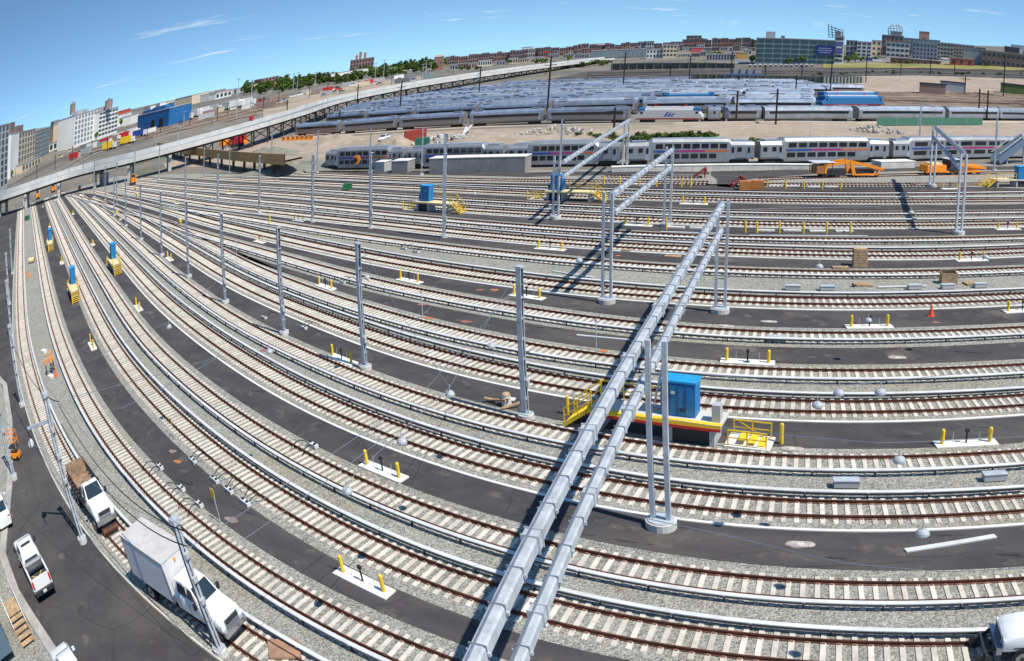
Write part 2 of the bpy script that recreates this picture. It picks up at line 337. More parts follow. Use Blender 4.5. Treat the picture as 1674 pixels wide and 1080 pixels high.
def polysheet(name, px, z, m, world_pts=None):
    pts = [W(x, y)[:2] for x, y in px] if world_pts is None else world_pts
    bm = bmesh.new(); f = bm.faces.new([bm.verts.new((p[0], p[1], z)) for p in pts]); bm.normal_update()
    if f.normal.z < 0: f.normal_flip()
    me = bpy.data.meshes.new(name); bm.to_mesh(me); bm.free(); me.materials.append(m); o = link(name, me); o['kind'] = 'structure'; return o
# ================================================================== THE GROUND
LAND_ROW = [(-400, 300), (-200, 262), (0, 227), (100, 211), (200, 189), (280, 171), (367, 154), (480, 140), (600, 124), (750, 108), (900, 98), (1000, 92), (1150, 84), (1300, 80), (1450, 81), (1674, 84), (1900, 100), (2200, 180)]
LH = []
for _x, _y in LAND_ROW:
    _d = ray(_x, _y); LH.append((math.atan2(_d.x, _d.y), -_d.z / math.hypot(_d.x, _d.y)))
LH.sort()
R_IN, R_OUT = 330.0, 1100.0
def land_z(x, y):                        # the yard is level; the town behind it lies on gently rising and falling land
    r = math.hypot(x, y)
    if r <= R_IN: return 0.0
    a = math.atan2(x, y)
    if a < LH[0][0] or a > LH[-1][0]: return 0.0
    zt = HC - R_OUT * float(np.interp(a, [q for q, _ in LH], [q for _, q in LH]))
    w = min(1.0, min(a - LH[0][0], LH[-1][0] - a) / 0.12)
    t = (r - R_IN) / (R_OUT - R_IN)
    return w * zt * t if t <= 1 else w * zt - (r - R_OUT) * 0.006
def Wt(x, y):                            # pixel -> point on the land surface
    d = ray(x, y); h = math.hypot(d.x, d.y); prev = None
    for r in np.concatenate([np.arange(10, 400, 2.0), np.arange(400, 1102, 4.0)]):
        p = Vector((d.x / h * r, d.y / h * r, HC + d.z / h * r)); g = land_z(p.x, p.y)
        if p.z <= g: return Vector((p.x, p.y, g))
    return Vector((d.x / h * 1100, d.y / h * 1100, land_z(d.x / h * 1100, d.y / h * 1100)))
def build_ground():
    az = list(np.radians(np.concatenate([np.arange(-110, 45, 1.25), np.arange(45, 250, 15)]))); rr = [0.0, 60, 120, 180, 240, 300, 340, 380, 430, 480, 560, 650, 760, 900, 1100, 1400, 1900, 2800, 4500, 8000, 14000]
    vs = []; fs = []; n = len(az)
    for r in rr:
        for a in az: x, y = r * math.sin(a), r * math.cos(a); vs.append((x, y, land_z(x, y) - 0.02))
    for j in range(len(rr) - 1):
        for i in range(n):
            a, b = j * n + i, j * n + (i + 1) % n; fs.append((a, b, b + n, a + n))
    me = bpy.data.meshes.new('ground'); me.from_pydata(vs, [], fs); me.materials.append(M_LAND); me.update()
    bm = bmesh.new(); bm.from_mesh(me); bmesh.ops.remove_doubles(bm, verts=bm.verts, dist=0.001); bmesh.ops.recalc_face_normals(bm, faces=bm.faces)
    if sum(f.normal.z for f in bm.faces) < 0: bmesh.ops.reverse_faces(bm, faces=bm.faces)
    bm.to_mesh(me); bm.free(); struct(link('ground', me))
build_ground()
# the ballasted yard: one stone bed under all tracks
yard_px = [(-10, 345), (60, 318), (150, 297), (330, 291), (560, 287), (860, 287), (1250, 284), (1700, 276)]
far_edge = pxline(yard_px)
near_pts = [(-300, 40), (-60, -10), (-40, -20), (40, 0), (60, 40)]
polysheet('ballast_bed', None, 0.0, M_BALLAST, [tuple(p) for p in far_edge][::-1] + near_pts)
# the open dirt beyond the yard
polysheet('dirt_field', [(262, 262), (330, 240), (470, 224), (640, 217), (900, 212), (1240, 208), (1720, 208), (1720, 262), (1250, 270), (860, 274), (560, 277), (400, 279), (270, 281)], 0.004, M_DIRT)
# ================================================================== TRACKS  (traced centre lines, left to right)
TR = {
 'L1': [(35,335),(33,420),(33.3,480),(36.5,560),(44,600),(60,658),(84.5,725),(111,773),(145,828),(178,875),(207,907),(300,985),(405,1059),(480,1106),(560,1150)],
 'L2': [(52,335),(62,400),(76,480),(91.5,548),(110.4,599),(136,658),(160.7,700),(203.5,760),(269.6,831),(325,880),(400,940),(494,999),(600,1052),(700,1095),(800,1130)],
 'T1': [(74,326),(103,400),(138,480),(170,549),(200,597),(257,665),(300,705),(407,794),(507,855),(600,907),(700,949),(797,985),(900,1014),(1040,1044),(1180,1064),(1357,1083),(1587,1081),(1720,1073)],
 'T2': [(89,324),(111,362),(130.7,400),(180,480),(233,560),(307,632),(407,708.5),(507,768),(600,815),(700,855),(797,888.5),(874,909),(1000,940),(1100,958.5),(1180,971),(1374,984.5),(1537,980),(1720,967)],
 'T3': [(113,326),(136,351),(160,379),(179,400),(227,455),(267.8,499),(307,530),(338,555),(407,600),(507,657.6),(657,719),(797,765.5),(917,794),(1000,810),(1100,829),(1211,841),(1337,849),(1537,843.5),(1720,829)],
 'T4': [(130,325),(149,338),(197.8,384.5),(237.5,419),(270.7,452),(307,479.5),(350,512),(407,547.5),(507,595),(657,657),(797,696.5),(917,725),(1000,740),(1100,755),(1211,766.4),(1337,774),(1537,767),(1720,753)],
 'T5': [(150,330),(198,351),(248,381.5),(300,413.4),(350,446),(407,478),(507,519),(657,574.5),(797,612),(957,642.5),(1080,660),(1211,673),(1337,679),(1537,674),(1720,660)],
 'T6': [(200,350),(245,363),(290,381),(350,413),(407,444),(507,485),(657,533),(797,567.5),(957,595),(1137,615.5),(1337,625.5),(1537,621),(1720,609)],
 'T7': [(95,320),(140,333),(198,349),(231.5,360),(280,375.5),(309,386),(364,402),(407,413),(507,443),(657,482),(797,508),(957,534),(1146,554.5),(1337,562),(1537,557.5),(1720,547)],
 'T8': [(150,318),(231,338),(264,346),(309,360),(364,376),(407,385),(507,408),(657,438),(797,460),(957,480),(1146,495.5),(1337,503.5),(1537,500),(1720,491)],
 'T9': [(180,322),(230,336),(280,347),(364,359.5),(407,366),(507,383),(657,404.5),(797,421.7),(948,437),(1110,449),(1337,457.5),(1537,456),(1720,448)],
 'T10': [(190,316),(280,332),(364,344.8),(430,352),(507,361),(657,377),(797,393),(957,406.5),(1110,415),(1337,423.5),(1537,424),(1720,416)],
 'T11': [(200,311),(280,321),(364,331.5),(440,338),(507,344.5),(657,361.5),(797,375),(957,386.5),(1110,396),(1337,402),(1537,401),(1720,396)],
 'T12': [(215,304),(303,313.5),(364,318.5),(440,324),(507,329),(657,341.5),(797,352.7),(957,362),(1110,369.5),(1337,375.5),(1537,374.5),(1720,371)],
 'T13': [(225,298),(316,305.7),(364,310),(440,313.5),(507,317.5),(657,328.5),(797,337.6),(957,346),(1110,353.5),(1337,358),(1537,357),(1720,354.5)],
 'T14': [(330,297),(420,302),(507,306),(657,313.5),(797,321),(957,327.5),(1110,332.5),(1337,337),(1537,337),(1720,335)],
 'T15': [(400,296),(560,301.5),(657,306),(797,311),(957,316),(1110,320),(1337,324.5),(1537,323.5),(1720,320.5)],
 'T16': [(480,291),(657,298.5),(797,302.5),(957,304),(1110,305.8),(1168,306.5)],
 'T16b': [(1205,310),(1337,309.5),(1537,309.5),(1720,308)],
 'T17': [(985,296),(1060,297),(1152,297.5)],
 'T17b': [(1245,301),(1337,297.5),(1537,292.5),(1720,289)],
}
GAUGE = dict(L1=1.52, L2=1.5, T1=1.55, T2=1.5, T3=1.58, T4=1.6, T5=1.7, T6=1.72, T7=1.78, T8=1.85, T9=1.85, T10=1.85, T11=1.85, T12=1.8, T13=1.8, T14=1.8, T15=1.8, T16=1.8, T16b=1.8, T17=1.8, T17b=1.8)
ORD = ['first', 'second', 'third', 'fourth', 'fifth', 'sixth', 'seventh', 'eighth', 'ninth', 'tenth', 'eleventh', 'twelfth', 'thirteenth', 'fourteenth', 'fifteenth', 'sixteenth', 'seventeenth', 'eighteenth', 'nineteenth']
NAMES = ['L1', 'L2'] + ['T%d' % i for i in range(1, 18)]
LINE = {k: smooth_line(v) for k, v in TR.items()}
SPACING = 0.575
RAIL_Z = 0.19
def track_label(k):
    base = k.rstrip('b') if k.endswith('b') else k
    w = ORD[NAMES.index(base)]
    if k == 'L1': return 'first track from the asphalt service road, with the trucks standing on it'
    if k in ('T16', 'T17'): return 'stub track ending at a red buffer stop, %s track from the service road' % w
    if k in ('T16b', 'T17b'): return 'stub track running under the orange machines end, %s from the service road' % w if k == 'T16b' else 'track carrying the two orange maintenance machines'
    return '%s railway track from the asphalt service road, on pale concrete ties' % w
tie_meshes = {}
def tie_mesh(g):
    key = round(g, 2)
    if key not in tie_meshes:
        mb = MB(); L = g * 1.74; s = g / 1.5
        mb.add([(-L/2, -.12*s, -.05), (L/2, -.12*s, -.05), (L/2, .12*s, -.05), (-L/2, .12*s, -.05), (-L/2+.02, -.10*s, .045), (L/2-.02, -.10*s, .045), (L/2-.02, .10*s, .045), (-L/2+.02, .10*s, .045)],
               [(4,5,6,7),(0,1,5,4),(1,2,6,5),(2,3,7,6),(3,0,4,7)], M_TIE)
        for r in (-1, 1):
            for q in (-1, 1): mb.box((r * g / 2 + q * .105, 0, .065), (.10, .13, .05), M_CLIP)
        tie_meshes[key] = mb.mesh('tie')
    return tie_meshes[key]
def in_frame(x, y, m=12): return -m < x < PW + m and -m < y < PH + m
def build_track(k):
    g = LINE[k]; gg = GAUGE[k]; root = empty('railway_track', (0, 0, 0))
    tag(root, track_label(k), 'railway track', 'parallel yard tracks')
    # rails
    rail_prof = [(-.075, .03), (.075, .03), (.02, .065), (.02, .13), (.042, .145), (.042, .19), (-.042, .19), (-.042, .145), (-.02, .13), (-.02, .065)]
    sc = gg / 1.5
    for sgn in (-1, 1):
        mb = MB(); ribbon(mb, offset(g, sgn * gg / 2), [(a * sc, b) for a, b in rail_prof], M_RUST); mb.build('rail', root)
    # ties
    s = np.concatenate([[0], np.cumsum(np.hypot(*np.diff(g, axis=0).T))]); L = np.arange(0.3, s[-1], SPACING)
    P = np.stack([np.interp(L, s, g[:, i]) for i in (0, 1)], 1); d, nn = normals(P)
    cand = []
    for i in range(len(P)):
        x, y = to_px((P[i, 0], P[i, 1], 0))
        sk = np.interp(x, [1150, 1450, 1674], [0, 1, 1]) * np.interp(y, [500, 650, 1000], [5, 6, 0])
        a = math.atan2(nn[i, 1], nn[i, 0]) - math.radians(sk)
        e = Vector((math.cos(a), math.sin(a), 0)) * gg * 0.87
        x1, y1 = to_px(Vector((P[i, 0], P[i, 1], 0)) + e); x2, y2 = to_px(Vector((P[i, 0], P[i, 1], 0)) - e)
        cand.append((math.hypot(x1 - x2, y1 - y2) if in_frame(x, y) else 0, i, a))
    me = tie_mesh(gg)
    big = sorted([c for c in cand if c[0] >= 9.5], reverse=True)[:298]; bigset = {c[1] for c in big}
    for c in sorted(big, key=lambda c: c[1]):
        i = c[1]; o = link('tie', me, root, (P[i, 0], P[i, 1], 0), c[2] + random.uniform(-.008, .008))
    rest = [c for c in cand if c[1] not in bigset]
    if rest:
        mb = MB(); vv = [Vector(v.co) for v in me.vertices]; ff = [tuple(p.vertices) for p in me.polygons]; mi = [p.material_index for p in me.polygons]
        mb.mats = list(me.materials)
        for c in rest:
            i = c[1]; R = Matrix.Rotation(c[2], 3, 'Z'); o = len(mb.v)
            full = c[0] > 5
            for v in (vv if full else vv[:8]):
                w = R @ v; mb.v.append((w.x + P[i, 0], w.y + P[i, 1], w.z))
            for f, m_ in zip(ff, mi):
                if full or m_ == 0: mb.f.append(tuple(j + o for j in f)); mb.m.append(m_)
        mb.build('ties', root)['kind'] = 'stuff'
    return root
for k in TR: build_track(k)
# third rails: far side (+) or near side (-) of each track
THIRD = dict(L1=1, L2=-1, T1=1, T2=-1, T3=1, T4=-1, T5=1, T6=-1, T7=-1, T8=1, T9=-1, T10=1, T11=-1, T12=1, T13=-1, T14=1, T15=-1)
bracket_me = MB().box((0, 0, .17), (.10, .07, .34), M_DARK).box((.0, 0, .36), (.30, .09, .05), M_GALV).mesh('bracket')
for k, sg in THIRD.items():
    g = LINE[k]; gg = GAUGE[k]; s_ = gg / 1.5; c = offset(g, sg * gg * 0.86)
    cut = int(len(c) * (0.12 if k not in ('L1', 'L2') else 0.02)); c = c[cut:]
    if len(c) < 8: continue
    root = empty('third_rail'); w = ORD[NAMES.index(k)]
    tag(root, 'white covered third rail beside the %s track from the service road' % w, 'third rail', 'third rails beside the tracks')
    # cover boards in lengths with small gaps
    prof = [(-.13 * s_, .36), (.13 * s_, .36), (.13 * s_, .405), (.08 * s_, .43), (-.08 * s_, .43), (-.13 * s_, .405)]
    i = 0
    while i < len(c) - 2:
        n = 40 if random.random() < .8 else 26; seg = c[i:min(len(c), i + n + 1)]
        if len(seg) > 2: mb = MB(); ribbon(mb, seg, prof, M_COVER); mb.build('cover_board', root)
        i += n
    mb = MB(); ribbon(mb, offset(c, -sg * 0.02), [(-.05 * s_, .20), (.05 * s_, .20), (.05 * s_, .33), (-.05 * s_, .33)], M_COND); mb.build('conductor_rail', root)
    nn = normals(c)[1]; many = MB()
    for j in range(2, len(c) - 1, 3):
        x, y = to_px((c[j, 0], c[j, 1], .3)); a = math.atan2(nn[j, 1], nn[j, 0])
        if in_frame(x, y) and k in ('L1', 'L2', 'T1', 'T2', 'T3', 'T4', 'T5', 'T6', 'T7') and y > 520: link('bracket', bracket_me, root, (c[j, 0] , c[j, 1], 0), a)
        elif in_frame(x, y): many.box((c[j, 0], c[j, 1], .2), (.10, .09, .38), M_DARK, a)
    if many.v: many.build('brackets', root)['kind'] = 'stuff'
# ================================================================== ASPHALT AISLES, KERBS
def clip_px(g, x0=-60, x1=1730, y0=300, y1=1120):
    keep = [i for i, p in enumerate(g) if x0 <= to_px((p[0], p[1], 0))[0] <= x1 and to_px((p[0], p[1], 0))[1] >= y0]
    return g[keep[0]:keep[-1] + 1] if keep else g
def aisle(lo, hi, z=.012, lo_k=1.32, hi_k=1.32, cut_lo=0, cut_hi=0, kerb=True):
    """asphalt between the far side of track lo (nearer the camera) and the near side of track hi."""
    a = offset(LINE[lo], GAUGE[lo] * lo_k)[cut_lo:]; b = offset(LINE[hi], -GAUGE[hi] * hi_k)[cut_hi:]
    sheet('asphalt_aisle', a, b, z, M_ASPHALT)
    if kerb:
        mb = MB(); w = .10 * GAUGE[hi] / 1.5; ribbon(mb, offset(b, w / 2), [(-w, .0), (w, .0), (w, .07), (-w, .07)], M_KERB); struct(mb.build('kerb'))
aisle('L2', 'T1', kerb=False); aisle('T2', 'T3'); aisle('T4', 'T5', cut_hi=18, cut_lo=8); aisle('T6', 'T7', kerb=False, cut_lo=40, cut_hi=60)
aisle('T7', 'T8', cut_lo=30, cut_hi=18); aisle('T9', 'T10', cut_lo=20, cut_hi=20); aisle('T11', 'T12'); aisle('T13', 'T14', kerb=False); aisle('T15', 'T16', kerb=False, lo_k=1.2, hi_k=1.2)
# top apron between the stubs
polysheet('asphalt_apron', [(1162, 287), (1240, 286), (1680, 279), (1680, 284.5), (1330, 291.5), (1232, 299), (1200, 306), (1200, 314), (1172, 312), (1172, 300), (1162, 294)], .012, M_ASPHALT)
polysheet('asphalt_apron', [(330, 291), (560, 288), (860, 289), (1160, 288), (1160, 292.5), (860, 296.5), (600, 292.5), (500, 287.5), (420, 292)], .016, M_ASPHALT)
# service road on the left
r1 = offset(LINE['L1'], -GAUGE['L1'] * 1.45)[20:]
left_px = [(-150, 420), (-110, 520), (-30, 600), (5, 640), (13, 700), (13, 790), (8, 840), (0, 917), (22, 982), (67, 1055), (110, 1120), (150, 1180)]
r2 = pxline(left_px)
sheet('service_road', r2, r1, .014, M_ROAD)
mb = MB(); ribbon(mb, offset(r1, .1), [(-.06, 0), (.06, 0), (.06, .06), (-.06, .06)], M_CONC); struct(mb.build('kerb'))
# ================================================================== helpers for things standing in the yard
def tdir(x, y):
    """heading of the nearest track at a pixel (left to right)."""
    p = np.array(W(x, y)[:2]); best = (1e9, 0)
    for k, g in LINE.items():
        d = np.hypot(*(g - p).T); i = int(d.argmin())
        if d[i] < best[0]:
            t = normals(g)[0][i]; best = (d[i], math.atan2(t[1], t[0]))
    return best[1]
# ------------------------------------------------------------------ catenary poles
def make_pole(h, label, group, tex=M_GALVD, name='catenary_pole', wide=.34):
    root = empty(name); tag(root, label, 'pole', group)
    mb = MB(); w = wide
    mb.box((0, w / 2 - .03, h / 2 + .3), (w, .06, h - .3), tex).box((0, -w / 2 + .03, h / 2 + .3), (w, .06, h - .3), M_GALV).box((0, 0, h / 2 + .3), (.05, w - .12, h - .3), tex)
    for z in np.arange(1.2, h - .4, 1.15): mb.box((0, 0, z), (w + .03, w + .02, .10), M_GALV)
    mb.build('column', root)
    MB().cyl((0, 0, 0), (0, 0, .26), .52, M_CONC, 14).box((0, 0, .29), (.7, .7, .06), M_GALV).build('footing', root)
    MB().box((0, 0, h + .17), (w + .1, w + .1, .10), M_GALV).build('cap', root); MB().cyl((0, .1, h * .9), (.9, .1, h * .93), .03, M_GALV, 6).build('bracket', root)
    MB().cyl((w / 2 + .05, 0, .3), (w / 2 + .05, 0, h * .8), .035, M_GALV, 6).box((w / 2 + .12, 0, 2.1), (.16, .26, .4), M_GREYC).build('conduit', root)
    return root
POLES1 = [(860, 690), (598, 610), (465, 553), (369, 502), (309, 460), (265, 425), (231, 399), (206, 377), (187, 360)]
lab1 = ['grey steel catenary pole in the aisle beside the timber offcuts', 'grey steel catenary pole with red and yellow gear at its foot', None, None, None, None, None, None, None]
p0 = make_pole(8.45, 'grey steel catenary pole in the pole row along the wide asphalt aisle', 'catenary poles along the wide aisle')
clones(p0, [(W(x, y), tdir(x, y), lab1[i] or p0['label']) for i, (x, y) in enumerate(POLES1)])
p1_ = make_pole(9.1, 'grey steel catenary pole in the row beyond the eighth track', 'catenary poles of the middle row')
clones(p1_, [(W(x, y), tdir(x, y), None, s) for x, y, s in [(606, 380, 1), (511, 370, .98), (424, 355, .95), (356, 345, .98), (303, 338, .95), (191, 343, 1.05), (172, 334, .9), (154, 330, 1.1)]])
tall = make_pole(11.3, 'tallest grey catenary pole, in front of the small blue cabinet platform', None); tall.location = W(726, 395)
p2_ = make_pole(10.0, 'slim grey pole beside the double deck train', 'slim poles along the far edge of the yard', wide=.28)
clones(p2_, [(W(x, y), 0, None, height((x, y), t) / 10.2) for x, y, t in [(443, 287, 218), (518, 290, 221), (604, 290, 218), (689, 293, 215), (915, 292, 203), (375, 290, 246), (333, 298, 246), (260, 300, 244), (220, 306, 250), (1502, 246, 172), (1625, 286, 199)]])
# road-side posts at the left
def side_pole(base, top, label, arm=False):
    b = W(*base); t = Vector(b) + Vector((0, 0, height(base, top[1]))); root = empty('lattice_pole', b); tag(root, label, 'pole')
    h = t.z; mb = MB()
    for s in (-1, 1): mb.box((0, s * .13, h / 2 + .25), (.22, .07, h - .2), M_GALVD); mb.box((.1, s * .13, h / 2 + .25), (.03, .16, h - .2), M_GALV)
    for z in np.arange(.9, h - .3, .55): mb.bar((0, -.13, z), (0, .13, z + .25), .05, .05, M_GALV)
    mb.build('column', root)
    MB().cyl((0, 0, 0), (0, 0, .3), .42, M_CONC, 12).box((0, 0, .33), (.6, .6, .05), M_GALV).build('footing', root)
    for z in (h * .45, h * .62, h * .8): MB().box((.18, 0, z), (.16, .36, .22), M_GREYC).build('clamp', root)
    MB().box((0, 0, h + .25), (.4, .5, .25), M_GALV).build('head_plate', root)
    if arm:
        a = MB(); e = Vector((-2.6, -1.2, h * .80)); a.bar((0, 0, h * .86), e, .16, .16, M_GALV); a.bar(e, (-.9, -1.9, h * .72 + 1.2), .1, .1, M_GALV); a.build('arm', root)
        MB().cyl(e, e - Vector((0, 0, .5)), .02, M_DARK, 5).dome(e - Vector((0, 0, .85)), .28, .28, M_COVER, 10, 3).cyl(e - Vector((0, 0, .95)), e - Vector((0, 0, .85)), .3, M_GALV, 10).build('insulator', root)
    return root
side_pole((136, 893), (95, 660), 'lattice pole with a side arm leaning over the flatbed truck', True)
side_pole((362, 1075), (297, 868), 'near lattice pole standing in front of the box truck cab')
side_pole((36, 671), (14, 545), 'lattice pole between the service road and the first track')
side_pole((24, 790), (0, 610), 'lattice pole beside the orange platform lift at the roadside kerb')
for (x, y, t) in [(20, 560, 470), (16, 505, 425), (20, 455, 385)]:
    side_pole((x, y), (x, t), 'far lattice pole lining the service road edge').__setitem__('group', 'lattice poles lining the service road')
# ------------------------------------------------------------------ portals (two beams, twin-post legs)
def portal(label, legs, up, lo, zu, zl, near_ext=0.0):
    """legs: [near px, far px]; up/lo: (near px, far px) of each beam at heights zu, zl."""
    N, Fp = W(*legs[0]), W(*legs[1]); root = empty('signal_portal', (0, 0, 0)); tag(root, label, 'gantry', 'twin beam portals over the tracks')
    for nm, (a, b), z, w in (('upper_beam', up, zu, .43), ('lower_beam', lo, zl, .38)):
        A, B = W(*a, z), W(*b, z); d = (A - B).normalized(); A = A + d * (near_ext + (3 if nm == 'lower_beam' and near_ext else 0)); L = (A - B).length
        sd = d.cross(Vector((0, 0, 1))).normalized(); upv = Vector((0, 0, 1)); mb = MB()
        prof = [(-w/2, -w*.42), (-w*.42, -w*.5), (w*.42, -w*.5), (w/2, -w*.42), (w/2, w*.34), (w*.36, w*.5), (-w*.36, w*.5), (-w/2, w*.34)]
        vs = [p + sd * q[0] + upv * q[1] for p in (A, B) for q in prof]; n = 8
        mb.add(vs, [tuple(range(n)), tuple(range(n, 2*n))[::-1]] + [(i, n+i, n+(i+1) % n, (i+1) % n) for i in range(n)], M_GALV)
        bo = mb.build(nm, root)
        k = 0
        for s in np.arange(.6, L, 1.9):
            p = B + d * s; k += 1; c = MB()
            if k % 4 == 0:      # bolted splice
                c.bar(p - d * .2, p + d * .2, w + .05, w + .05, M_GALV)
                for q in (-.22, .22): c.bar(p + d * (q - .02), p + d * (q + .02), w + .13, w + .13, M_GALV)
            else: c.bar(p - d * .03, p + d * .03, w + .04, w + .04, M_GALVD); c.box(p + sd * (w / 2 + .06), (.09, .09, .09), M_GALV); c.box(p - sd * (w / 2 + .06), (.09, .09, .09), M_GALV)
            c.build('collar', bo)
        t = MB().bar(A + upv * (w / 2 + .05) + sd * .06, B + upv * (w / 2 + .05) + sd * .06, .05, .05, M_GALVD); t.build('conduit', bo)
    for base, isn in ((N, True), (Fp, False)):
        a = tdir(*(legs[0] if isn else legs[1])); t = Vector((math.cos(a), math.sin(a), 0)); mb = MB()
        for s in (-.36, .36):
            p = base + t * s; mb.box((p.x, p.y, zu / 2 + .35), (.22, .22, zu + .1), M_GALV, a)
        for z in np.arange(1.1, zu, 1.5): mb.bar(base - t * .36 + Vector((0, 0, z)), base + t * .36 + Vector((0, 0, z)), .07, .07, M_GALVD)
        lg = mb.build('leg', root)
        MB().cyl(base, base + Vector((0, 0, .36)), .72, M_CONC, 18).cyl(base + Vector((0, 0, .36)), base + Vector((0, 0, .42)), .62, M_GALV, 18).build('footing', lg)
        if isn:
            sr_ = MB().cyl(base + t * .36 + Vector((.0, 0, zu - .2)), base - t * .1 + Vector((0, 0, zl - .6)), .05, M_GALV, 6); sr_.build('brace', lg)
    return root
portal('nearest long twin beam portal crossing over the blue cabinet platform', [(1081, 868), (1177, 518)], ((798, 1040), (1181, 341)), ((868, 1040), (1179, 383)), 8.14, 6.45, 4.0)
portal('twin beam portal whose near leg stands beside the fourth aisle of poles', [(992, 502), (1090, 377)], ((998, 328), (1099, 252)), ((1004, 355), (1096, 281)), 8.3, 6.9)
portal('far twin beam portal standing behind the yellow stepped platform', [(908, 365), (1021, 286)], ((921, 272), (1029, 203)), ((921, 296), (1026, 224)), 6.9, 5.6)
portal('portal beside the orange maintenance machines and the grey metal footbridge stair', [(1567, 390), (1523, 312)], ((1577, 258), (1528, 214)), ((1571, 284), (1527, 232)), 8.6, 7.2)
# ------------------------------------------------------------------ cabinet platforms
def platform(stripe):
    root = empty('cabinet_platform'); T = M_CREAM
    MB().box((0, 0, 1.2), (7.4, 2.0, .16), M_CONC).build('deck', root)
    mb = MB().box((0, -1.02, 1.2), (7.42, .05, .2), M_YEL if stripe else T).box((0, -.82, 1.288), (7.4, .36, .012), M_YEL if stripe else T); e = mb.build('edge_board', root)
    if stripe: MB().box((0, -1.03, 1.02), (7.42, .06, .16), M_RED).build('edge_stripe', root)
    else: MB().box((1.2, 0, 1.287), (4.6, 1.9, .012), T).build('deck_mat', root)
    for x in (-3.2, -.9, 3.2): MB().box((x, 0, .56), (.28, 1.7, 1.12), M_GREYC).build('support', root)
    MB().box((-2.0, .1, .55), (2.0, 1.2, 1.1), M_DARK).build('lower_cabinet', root)
    cab = MB().box((-2.1, .25, 2.32), (1.9, 1.1, 2.05), M_BLUE).build('cabinet', root)
    MB().box((-2.1, .25, 3.4), (2.04, 1.24, .12), mat('cabinet_blue_light', (.02, .30, .62), .45)).build('cabinet_roof', cab)
    MB().box((-2.1, -.33, 2.3), (1.62, .04, 1.85), M_BLUE).box((-1.42, -.35, 2.2), (.06, .05, 1.6), M_DARK).build('cabinet_door', cab)
    for x in (-2.55, -2.1, -1.65): MB().box((x, -.36, 2.3), (.02, .03, 1.8), M_DARK).build('seam', cab)
    for z in (1.65, 1.75, 1.85): MB().box((-2.35, -.36, z), (.3, .03, .04), M_DARK).build('vent', cab)
    MB().box((-1.85, -.37, 2.75), (.22, .02, .16), M_COVER).build('label_plate', cab)
    MB().box((-3.35, .25, 1.75), (.45, .6, .9), M_GREYC).box((-3.35, -.07, 1.8), (.3, .03, .5), M_DARK).build('side_box', root)
    # stairs at +x
    st = MB()
    for s in (-.85, .85): st.bar((3.7, s, 1.2), (5.3, s, .1), .07, .22, M_YEL)
    for i in range(6): st.box((3.85 + i * .27, 0, 1.02 - i * .18), (.28, 1.66, .04), M_YEL)
    so = st.build('stair', root)
    for s in (-.85, .85):
        rl = MB()
        rl.bar((3.5, s, 2.25), (5.3, s, 1.05), .06, .06, M_YEL); rl.bar((3.5, s, 1.8), (5.3, s, .62), .05, .05, M_YEL)
        for x, z in ((3.55, 1.28), (4.4, .75), (5.25, .1)): rl.bar((x, s, z), (x, s, z + 1.0), .06, .06, M_YEL)
        rl.build('stair_rail', so)
    rb = MB().bar((-.6, .95, 2.3), (3.6, .95, 2.3), .06, .06, M_YEL).bar((-.6, .95, 1.8), (3.6, .95, 1.8), .05, .05, M_YEL)
    for x in (-.6, .8, 2.2, 3.55): rb.bar((x, .95, 1.28), (x, .95, 2.3), .06, .06, M_YEL)
    rb.build('guard_rail', root)
    # sunken steps with yellow frame at -x
    g = MB().box((-5.0, -.2, .06), (2.4, 1.9, .12), M_KERB); go = g.build('step_pad', root)
    fr = MB()
    for s in (-.95, .6):
        fr.bar((-6.0, s, .95), (-4.0, s, .95), .06, .06, M_YEL); fr.bar((-6.0, s, .55), (-4.0, s, .55), .05, .05, M_YEL)
        for x in (-6.0, -5.0, -4.0): fr.bar((x, s, .1), (x, s, .97), .06, .06, M_YEL)
    fr.bar((-5.6, -.95, .15), (-4.2, -.95, .95), .06, .06, M_YEL)
    for i in range(3): fr.box((-5.7 + i * .5, -.2, .15 + .12 * i), (.4, 1.2, .05), M_YEL)
    fr.build('step_frame', go)
    MB().cyl((-6.6, -.6, 0), (-6.6, -.6, 1.1), .11, M_YEL, 10).dome((-6.6, -.6, 1.1), .11, .08, M_YEL, 10, 3).build('bollard', root)
    MB().cyl((5.7, -.9, 0), (5.7, -.9, 1.1), .11, M_YEL, 10).build('bollard', root)
    return root
M_CREAM = mat('cream_panel', (.72, .60, .30), .6, noise=(2, .1))
def place_platform(pr, px, flip, label, s=1.0):
    c = Vector(W(*px)); a = tdir(*px); pr.location = c; pr.rotation_euler = (0, 0, a + (math.pi if flip else 0)); pr.scale = (s,) * 3; tag(pr, label, 'platform', 'blue cabinet platforms in the aisles')
pn = platform(True)
# the near one faces the other way round: turn its edge boards to the viewer
for ch in pn.children:
    if ch.name.startswith(('edge_', 'guard_rail', 'cabinet')): ch.rotation_euler = (0, 0, 0)
place_platform(pn, (1075, 716), True, 'large blue cabinet on a yellow and red edged platform under the nearest portal')
for ch in list(pn.children):            # mirror the edging across the deck so that it faces the nearer track
    if ch.name.split('.')[0] in ('edge_board', 'edge_stripe', 'guard_rail'): ch.scale = (1, -1, 1)
    if ch.name.split('.')[0] == 'cabinet': ch.location = (.85, .05, .12); ch.scale = (1, -1, .9)
proto = platform(False)
spots = [((712, 352), False, 'small blue cabinet platform with cream deck behind the tallest pole'), ((932, 334), False, 'small blue cabinet platform under the far portal'), ((82, 412), False, 'smallest blue cabinet platform in the first aisle, nearest the viaduct'), ((121, 490), False, 'blue cabinet platform with yellow stair in the first aisle'), ((187, 447), False, 'blue cabinet platform in the second aisle beside the third track'), ((1650, 312), True, 'cream deck platform with yellow stair by the orange machines')]
